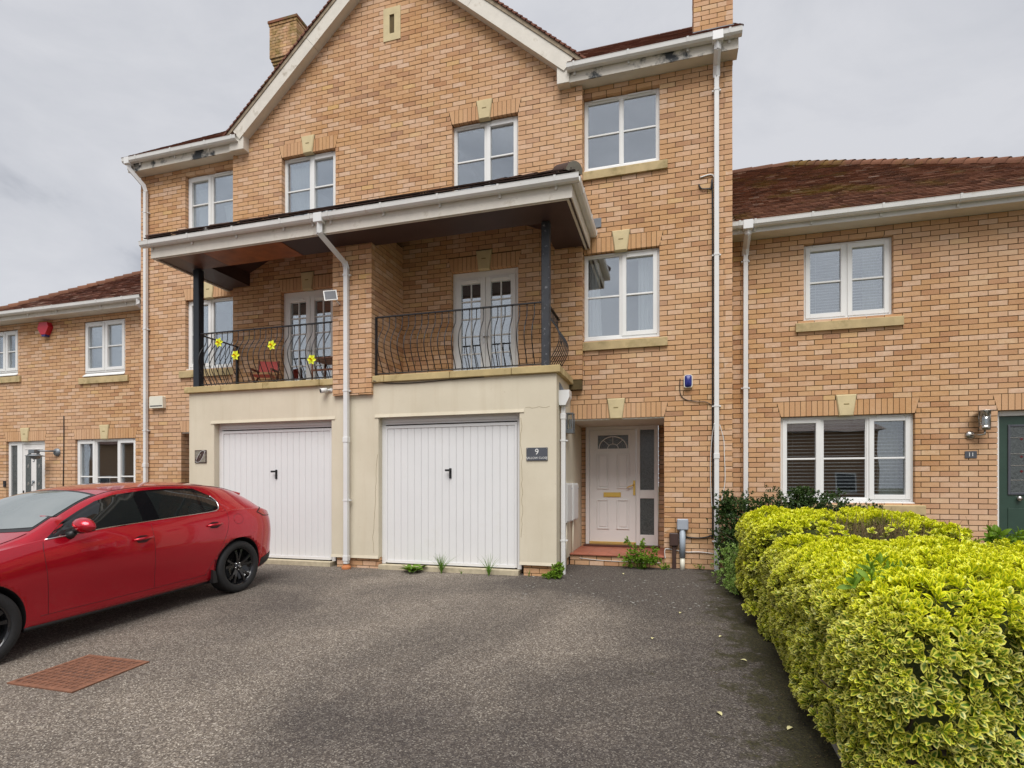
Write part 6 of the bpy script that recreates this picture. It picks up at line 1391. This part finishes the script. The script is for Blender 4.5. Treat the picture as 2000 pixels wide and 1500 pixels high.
def lumps(p, nrm, amp, scale):
    d = np.array([noise.noise(Vector(x) * scale) for x in p]) ; return p + nrm * (d * amp)[:, None], d
def rosettes(p, nrm, nleaf, size, spread=.75, up=.35, tint=None, young=None):
    P, D, U, S, Wd, T, Yg = [], [], [], [], [], [], []
    for i in range(len(p)):
        ax = unit(nrm[i] + np.array([0, 0, up]) + RN.normal(0, .35, 3)); a = unit(np.cross(ax, RN.normal(0, 1, 3))); b = np.cross(ax, a); k = nleaf + RN.integers(-2, 3); base = RN.random() * 6.28; ty = young[i] if young is not None else 0; tt = RN.random()
        for j in range(k):
            ang = base + j * 2.4; el = (.15 + .85 * (j / k)) ; d = (a * math.cos(ang) + b * math.sin(ang)) * (spread * el + .12) + ax * (1.0 - .78 * el); d = unit(d)
            P.append(p[i] + ax * .012 * (1 - el) - ax * .028 * el); D.append(d); U.append(unit(ax * .9 + RN.normal(0, .22, 3))); s = size * (.62 + .5 * el) * RN.uniform(.75, 1.2); S.append(s); Wd.append(s * RN.uniform(.8, 1.1)); T.append(np.clip(tt * .6 + RN.random() * .4, 0, 1)); Yg.append(np.clip(ty + RN.normal(0, .10) - .25 * el * (ty < .9), 0, 1))
    return map(np.array, (P, D, U, S, Wd, T, Yg))
hedge = thing('hedge', 'clipped hedge of yellow-edged variegated leaves along the driveway', 'hedge', (1.0, -3.3, gz(-3.3)))
core = MB(); gl = []
def core_box(lo, hi, r, ins):
    m = MB(); n = 14; vs = []
    lo = np.array(lo) + ins * np.array([1, 1, 0]); hi = np.array(hi) - ins
    for i in range(n + 1):
        for j in range(n + 1):
            x = lo[0] + (hi[0] - lo[0]) * i / n; y = lo[1] + (hi[1] - lo[1]) * j / n; e = max(abs(2 * i / n - 1), abs(2 * j / n - 1)); z = hi[2] - .12 * e ** 6 + .05 * noise.noise(Vector((x * 3, y * 3, 0))); vs.append((x, y, z))
    m.add(vs, [(i * (n + 1) + j, (i + 1) * (n + 1) + j, (i + 1) * (n + 1) + j + 1, i * (n + 1) + j + 1) for i in range(n) for j in range(n)], 0, True)
    ring = [(lo[0], lo[1]), (hi[0], lo[1]), (hi[0], hi[1]), (lo[0], hi[1])]
    v = [(x, y, z) for z in (lo[2], hi[2] - .12) for x, y in ring]; m.add(v, [(0, 1, 5, 4), (1, 2, 6, 5), (2, 3, 7, 6), (3, 0, 4, 7)]); return m
simple('hedge_dark', (.07, .09, .02), .95, var=.4, scale=30)
boxes = [((-.06, -2.95, .02), (1.75, -1.15, .90), .30, 2600, 'a'), ((.0, -5.75, -.12), (2.1, -2.75, .735), .30, 6800, 'b')]
allr = []
for lo, hi, r, n, tg in boxes:
    p, nr = rbox_points(n, lo, hi, r, (1.5, .5, 1.2 if tg == 'b' else .5, .6, 1.0)); 
    cxy = (np.array(lo) + np.array(hi)) / 2
    p, d = lumps(p, nr, .11, 1.6); p, d2 = lumps(p, nr, .06, 5.0)
    if tg == 'b': p[:, 2] += np.where(p[:, 2] > .3, -.03 * (p[:, 1] + 4.2), 0) * 0 + 0
    keep = np.ones(len(p), bool)
    for lo2, hi2, r2, n2, t2 in boxes:
        if t2 != tg:
            ins = (p > np.array(lo2) + .12).all(1) & (p < np.array(hi2) - .12).all(1); keep &= ~ins
    # a worn gap of dead twigs on top between the two halves
    gap = ((p[:, 0] - 1.0) / .50) ** 2 + ((p[:, 1] + 2.62) / .30) ** 2 < 1
    keep &= ~(gap & (nr[:, 2] > .5) & (RN.random(len(p)) < .92))
    keep &= ~(((p - np.array((1.0, -5.6, .2))) ** 2).sum(1) < .42 ** 2)
    p, nr, dd = p[keep], nr[keep], d[keep]
    yg = np.clip(.10 + .95 * np.clip(nr[:, 2], 0, 1) ** 1.3 + .25 * dd + RN.normal(0, .16, len(p)) + .12 * (tg == 'a'), 0, 1); allr.append((p, nr, yg)); core_box(lo if tg == 'a' else (lo[0], -5.2, lo[2]), hi, r, .17).build('light_block_core', 'hedge_dark', hedge)  # solid dark core added inside the leaves to block light
p = np.concatenate([a[0] for a in allr]); nr = np.concatenate([a[1] for a in allr]); yg = np.concatenate([a[2] for a in allr])
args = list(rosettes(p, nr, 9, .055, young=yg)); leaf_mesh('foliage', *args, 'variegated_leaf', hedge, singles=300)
# inner shaded layer
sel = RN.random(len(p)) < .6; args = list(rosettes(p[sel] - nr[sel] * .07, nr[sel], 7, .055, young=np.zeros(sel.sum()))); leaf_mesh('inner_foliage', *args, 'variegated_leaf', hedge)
m = MB()
for i in range(300):
    x = 1.0 + RN.normal(0, .22); y = -2.62 + RN.normal(0, .13); z = .72 + RN.uniform(0, .10); d = Vector(RN.normal(0, .5, 3)) + Vector((0, 0, .75)); m.tube([(x, y, z - .05), Vector((x, y, z)) + d * .07, Vector((x, y, z)) + d * .12 + Vector(RN.normal(0, .015, 3))], [.003, .0022, .001], 4)
m.build('dead_twigs', 'dead_twig', hedge, kind='stuff')
m = MB()
for i in range(60):
    y = RN.uniform(-5.6, -1.3); x = RN.uniform(.10, .4); b = Vector((x, y, gz(y) + .02)); m.tube([b, b + Vector((RN.normal(0, .06), RN.normal(0, .06), .25)), b + Vector((RN.normal(-.05, .12), RN.normal(0, .12), .5))], [.011, .008, .004], 5)
m.build('stems', 'twig', hedge)
def shrub(name, label, cat, base, ctrs, n, size, mat, nleaf=6, stems=12, group=None, spread=.8, stem_mat='twig', wfac=1., singles=0, jitter=.5):
    """leafy plant: ellipsoidal clumps ctrs (cx,cy,cz,rx,ry,rz) with twigs that carry little sprays of leaves"""
    t = thing(name, label, cat, base, group); w8 = np.array([c[3] * c[4] * c[5] for c in ctrs]) ** .6; w8 /= w8.sum(); P = []; Nn = []
    for i in range(n):
        c = ctrs[RN.choice(len(ctrs), p=w8)]; d = unit(RN.normal(0, 1, 3)); rr = RN.random() ** jitter
        q = np.array(c[:3]) + d * np.array(c[3:]) * rr * (1 + .35 * noise.noise(Vector(d) * 2.5 + Vector(c[:3]) * 3)); 
        if q[2] < base[2] + .01: q[2] = base[2] + abs(RN.normal(0, .03)) + .01
        P.append(q); Nn.append(d)
    P, Nn = np.array(P), np.array(Nn); a = list(rosettes(P, Nn, nleaf, size, spread, .5)); a[4] = a[4] * wfac; leaf_mesh('foliage', *a, mat, t, singles=singles)
    m = MB(); b = Vector(base)
    for i in range(stems):
        q = Vector(P[RN.integers(len(P))]); k = b.lerp(q, .5) + Vector((RN.normal(0, .02), RN.normal(0, .02), .03)); s = b + Vector((RN.normal(0, .02), RN.normal(0, .02), 0)); th = max(.0015, min(.012, (q - b).length * .012)); m.tube([s, k, q], [th, th * .75, th * .4], 5)
    m.build('stems', stem_mat, t); return t
shrub('shrub', 'loose dark green shrub under the wide window of number 11', 'shrub', (.75, -.35, 0), [(.15, -.35, .72, .42, .30, .42), (.62, -.30, .80, .45, .3, .40), (1.12, -.25, .82, .42, .3, .36), (1.55, -.2, .68, .4, .3, .32), (.0, -.5, .45, .30, .28, .42), (.7, -.5, .45, .8, .25, .42), (-.12, -.42, .95, .16, .12, .22), (.85, -.28, 1.08, .16, .14, .14)], 5600, .042, 'dark_leaf', 6, 60)
shrub('shrub', 'pale green shrub at the far foot of the hedge beside the downpipe', 'shrub', (-.12, -1.0, gz(-1)), [(-.16, -1.0, .22, .20, .24, .24), (-.05, -1.25, .16, .20, .25, .2), (-.12, -1.55, .08, .14, .22, .12), (-.02, -.85, .35, .2, .2, .16)], 520, .034, 'pale_edge_leaf', 6, 20)
shrub('shrub', 'dark glossy shrub with yellow buds at the right edge beside the hedge', 'shrub', (1.05, -5.05, gz(-5)), [(.98, -5.58, .20, .42, .26, .38), (1.15, -5.5, .22, .38, .28, .36), (.95, -5.65, .0, .40, .24, .28)], 1300, .042, 'dull_leaf', 7, 20, wfac=.55)
bd = bpy.data.objects[[o.name for o in bpy.data.objects if o.get('label') == 'dark glossy shrub with yellow buds at the right edge beside the hedge'][0]]
m = MB()
for i in range(70):
    d = unit(RN.normal(0, 1, 3)); c = np.array((1.0, -5.58, .20)) + d * np.array((.40, .27, .37)); m.lathe([(0, .008), (.007, .004), (.007, -.004), (0, -.008)], tuple(c), 'z', 6)
m.build('buds', 'bud_yellow', bd, kind='stuff')
shrub('plant', 'bright green long-leaved plant in front of the green door', 'plant', (2.55, -1.9, 0), [(2.25, -2.05, .70, .16, .16, .14), (2.42, -1.95, .62, .16, .16, .12)], 26, .11, 'fresh_leaf', 9, 8, wfac=.65)
shrub('weed', 'leafy green sprig growing out of the top of the hedge', 'weed', (.30, -5.1, .3), [(.17, -5.22, .72, .10, .10, .06), (.30, -5.05, .78, .10, .09, .05)], 20, .075, 'fresh_leaf', 6, 6, wfac=.6)
# weeds
shrub('weed', 'leafy weed growing at the foot of the porch step', 'weed', (-1.27, -.18, 0), [(-1.30, -.20, .20, .20, .09, .19), (-1.15, -.20, .14, .20, .10, .13), (-1.45, -.18, .15, .13, .08, .14), (-1.47, -.13, .40, .05, .03, .09), (-1.08, -.18, .26, .07, .06, .10), (-1.25, -.2, .38, .06, .05, .08)], 190, .044, 'fresh_leaf', 6, 26, stem_mat='grass_blade', singles=60)
shrub('weed', 'small weed at the base of the brown cable duct', 'weed', (-.93, -.14, 0), [(-.93, -.14, .05, .09, .05, .05)], 22, .032, 'fresh_leaf', 6, 6, stem_mat='grass_blade')
shrub('weed', 'sparse little weed against the brick left of the right downpipe', 'weed', (-.45, -.06, 0), [(-.45, -.06, .05, .12, .03, .05)], 16, .024, 'fresh_leaf', 5, 8, stem_mat='grass_blade')
shrub('weed', 'leafy weed at the foot of the small hopper pipe', 'weed', (-2.30, -1.12, gz(-1.1)), [(-2.32, -1.13, .10, .09, .07, .10), (-2.40, -1.16, .01, .12, .06, .05)], 110, .042, 'fresh_leaf', 6, 16, stem_mat='grass_blade')
t = thing('weed', 'flat rosette of dandelion leaves before the right garage door', 'weed', (-4.48, -1.17, gz(-1.17)))
n = 34; an = RN.random(n) * 6.28; el = RN.uniform(.15, .75, n); D = np.stack([np.cos(an), np.sin(an), el], 1); leaf_mesh('foliage', np.tile((-4.48, -1.17, gz(-1.17) + .01), (n, 1)) + D * np.array([.04, .02, .0]), D, np.tile((0, 0, 1.), (n, 1)) + RN.normal(0, .2, (n, 3)), RN.uniform(.11, .21, n), RN.uniform(.09, .15, n), RN.random(n) * .6, np.zeros(n), 'fresh_leaf', t)
MB().lathe([(0, .02), (.03, .01), (.03, -.01)], (-4.48, -1.17, gz(-1.17)), 'z', 8).build('crown', 'fresh_leaf', t)
def tuft(label, x, y, n, h, seed):
    r2 = np.random.default_rng(seed); t = thing('grass_tuft', label, 'grass', (x, y, gz(y)), 'grass tufts before the right garage door')
    for i in range(n):
        a = r2.random() * 6.28; ln = h * r2.uniform(.6, 1.1); o = r2.uniform(.25, .95); m = MB(); v = []
        for k in range(6):
            s = k / 5; rr = ln * o * s ** 1.5; zz = ln * (s - .28 * o * s * s); wd = .0052 * (1 - s) + .0006; px, py = x + math.cos(a) * rr + r2.normal(0, .001), y + math.sin(a) * rr * .5; v += [(px - math.sin(a) * wd - wd * .4, py, gz(y) + zz), (px + math.sin(a) * wd + wd * .4, py - .002, gz(y) + zz)]
        m.add(v, [(2 * k, 2 * k + 1, 2 * k + 3, 2 * k + 2) for k in range(5)]); m.build('blade', 'grass_blade', t)
        me = t.children[-1].data if t.children else None
    return t
tuft('dense pale grass tuft in front of the right garage door', -4.02, -1.17, 60, .34, 3); tuft('thin pale grass tuft nearer the number 9 plaque', -3.30, -1.17, 30, .33, 4); tuft('tiny grass tuft between the two larger ones', -3.72, -1.15, 14, .07, 5); tuft('short grass sprig against the brick plinth by the plaque', -2.74, -1.09, 7, .13, 6)
# fallen leaves and litter on the drive
labs = [(-.55, -4.75, 'pale fallen leaf nearest the bottom edge of the hedge'), (-.42, -3.2, 'yellow fallen leaf on the dark strip beside the middle of the hedge'), (-.30, -3.75, 'curled fallen leaf close under the hedge'), (-1.0, -3.4, 'single pale leaf lying out on the driveway right of centre'), (-.75, -2.5, 'small pale leaf in front of the far end of the hedge'), (-.12, -4.85, 'large pale leaf touching the concrete edging'), (-1.5, -.6, 'small brown leaf by the step')]
for i, (x, y, lab) in enumerate(labs):
    r2 = random.Random(i); a = r2.random() * 6.28; L_ = .055; me = bpy.data.meshes.new('fallen_leaf'); ca, sa = math.cos(a), math.sin(a)
    me.from_pydata([(x + L_ * (p[1] * ca - p[0] * sa), y + L_ * (p[1] * sa + p[0] * ca), gz(y) + .006 + L_ * p[2] * 1.5) for p in LEAF], [], LF); me.materials.append(MATS['fallen']); o = bpy.data.objects.new('fallen_leaf', me); link(o); tag(o, lab, 'leaf', 'fallen leaves on the driveway')
m = MB()
for i in range(1900):
    x = .04 - abs(RN.normal(0, .26)); y = RN.uniform(-6.2, -.3); s = RN.uniform(.004, .017) * RN.random() ** .6; m.add([(x, y, gz(y) + .004), (x + s, y + s * .4, gz(y) + .007), (x + s * .5, y + s, gz(y) + .004)], [(0, 1, 2)])
tag(m.build('leaf_litter', 'dead_twig'), 'brown leaf crumbs and twigs along the foot of the hedge', 'litter', kind='stuff')
m = MB()
for i in range(130):
    x = RN.uniform(-2.7, -.3); y = RN.uniform(-2.3, -.9); s = RN.uniform(.006, .014); m.add([(x + s * math.cos(k * 1.0472) * 1.2, y + s * math.sin(k * 1.0472), gz(y) + .003) for k in range(6)], [(0, 1, 2, 3, 4, 5)])
simple('lichen', (.36, .36, .33), .9, var=.2); tag(m.build('lichen_spots', 'lichen'), 'pale lichen spots on the dark tarmac before the porch', 'lichen', kind='stuff')
# ================================================================== ACROSS THE ROAD (only seen mirrored in the glass and the paint)
for k, (x, y, lab) in enumerate(((-9, -32, 'plain brick house across the road, middle of three, mirrored in the windows'), (7.5, -33, 'plain brick house across the road, right of three, mirrored in the windows'), (-48, -29, 'plain brick house across the road, left of three, mirrored in the windows'))):
    t = thing('facing_house', lab, 'house', (x, y, -.6), 'houses across the road'); simple('far_brick', (.36, .22, .13), .9, var=.2, scale=20) if k == 0 else None
    MB().box(x - 5, x + 5, y - 8, y, -.8, 4.9).build('wall', 'far_brick', t); MB().add([(x - 5.4, y + .4, 4.9), (x + 5.4, y + .4, 4.9), (x + 5.4, y - 8.4, 4.9), (x - 5.4, y - 8.4, 4.9), (x - 2.2, y - 4, 7.9), (x + 2.2, y - 4, 7.9)], [(0, 1, 5, 4), (1, 2, 5), (2, 3, 4, 5), (3, 0, 4)]).build('roof', 'wood_brown', t)
    for dx in (-3, 3):
        for z in (.7,): part('window', 'upvc', t, (x + dx - .7, x + dx + .7, y, y + .03, z, z + 1.3)); part('pane', 'car_glass', t, (x + dx - .6, x + dx + .6, y + .031, y + .04, z + .1, z + 1.2))
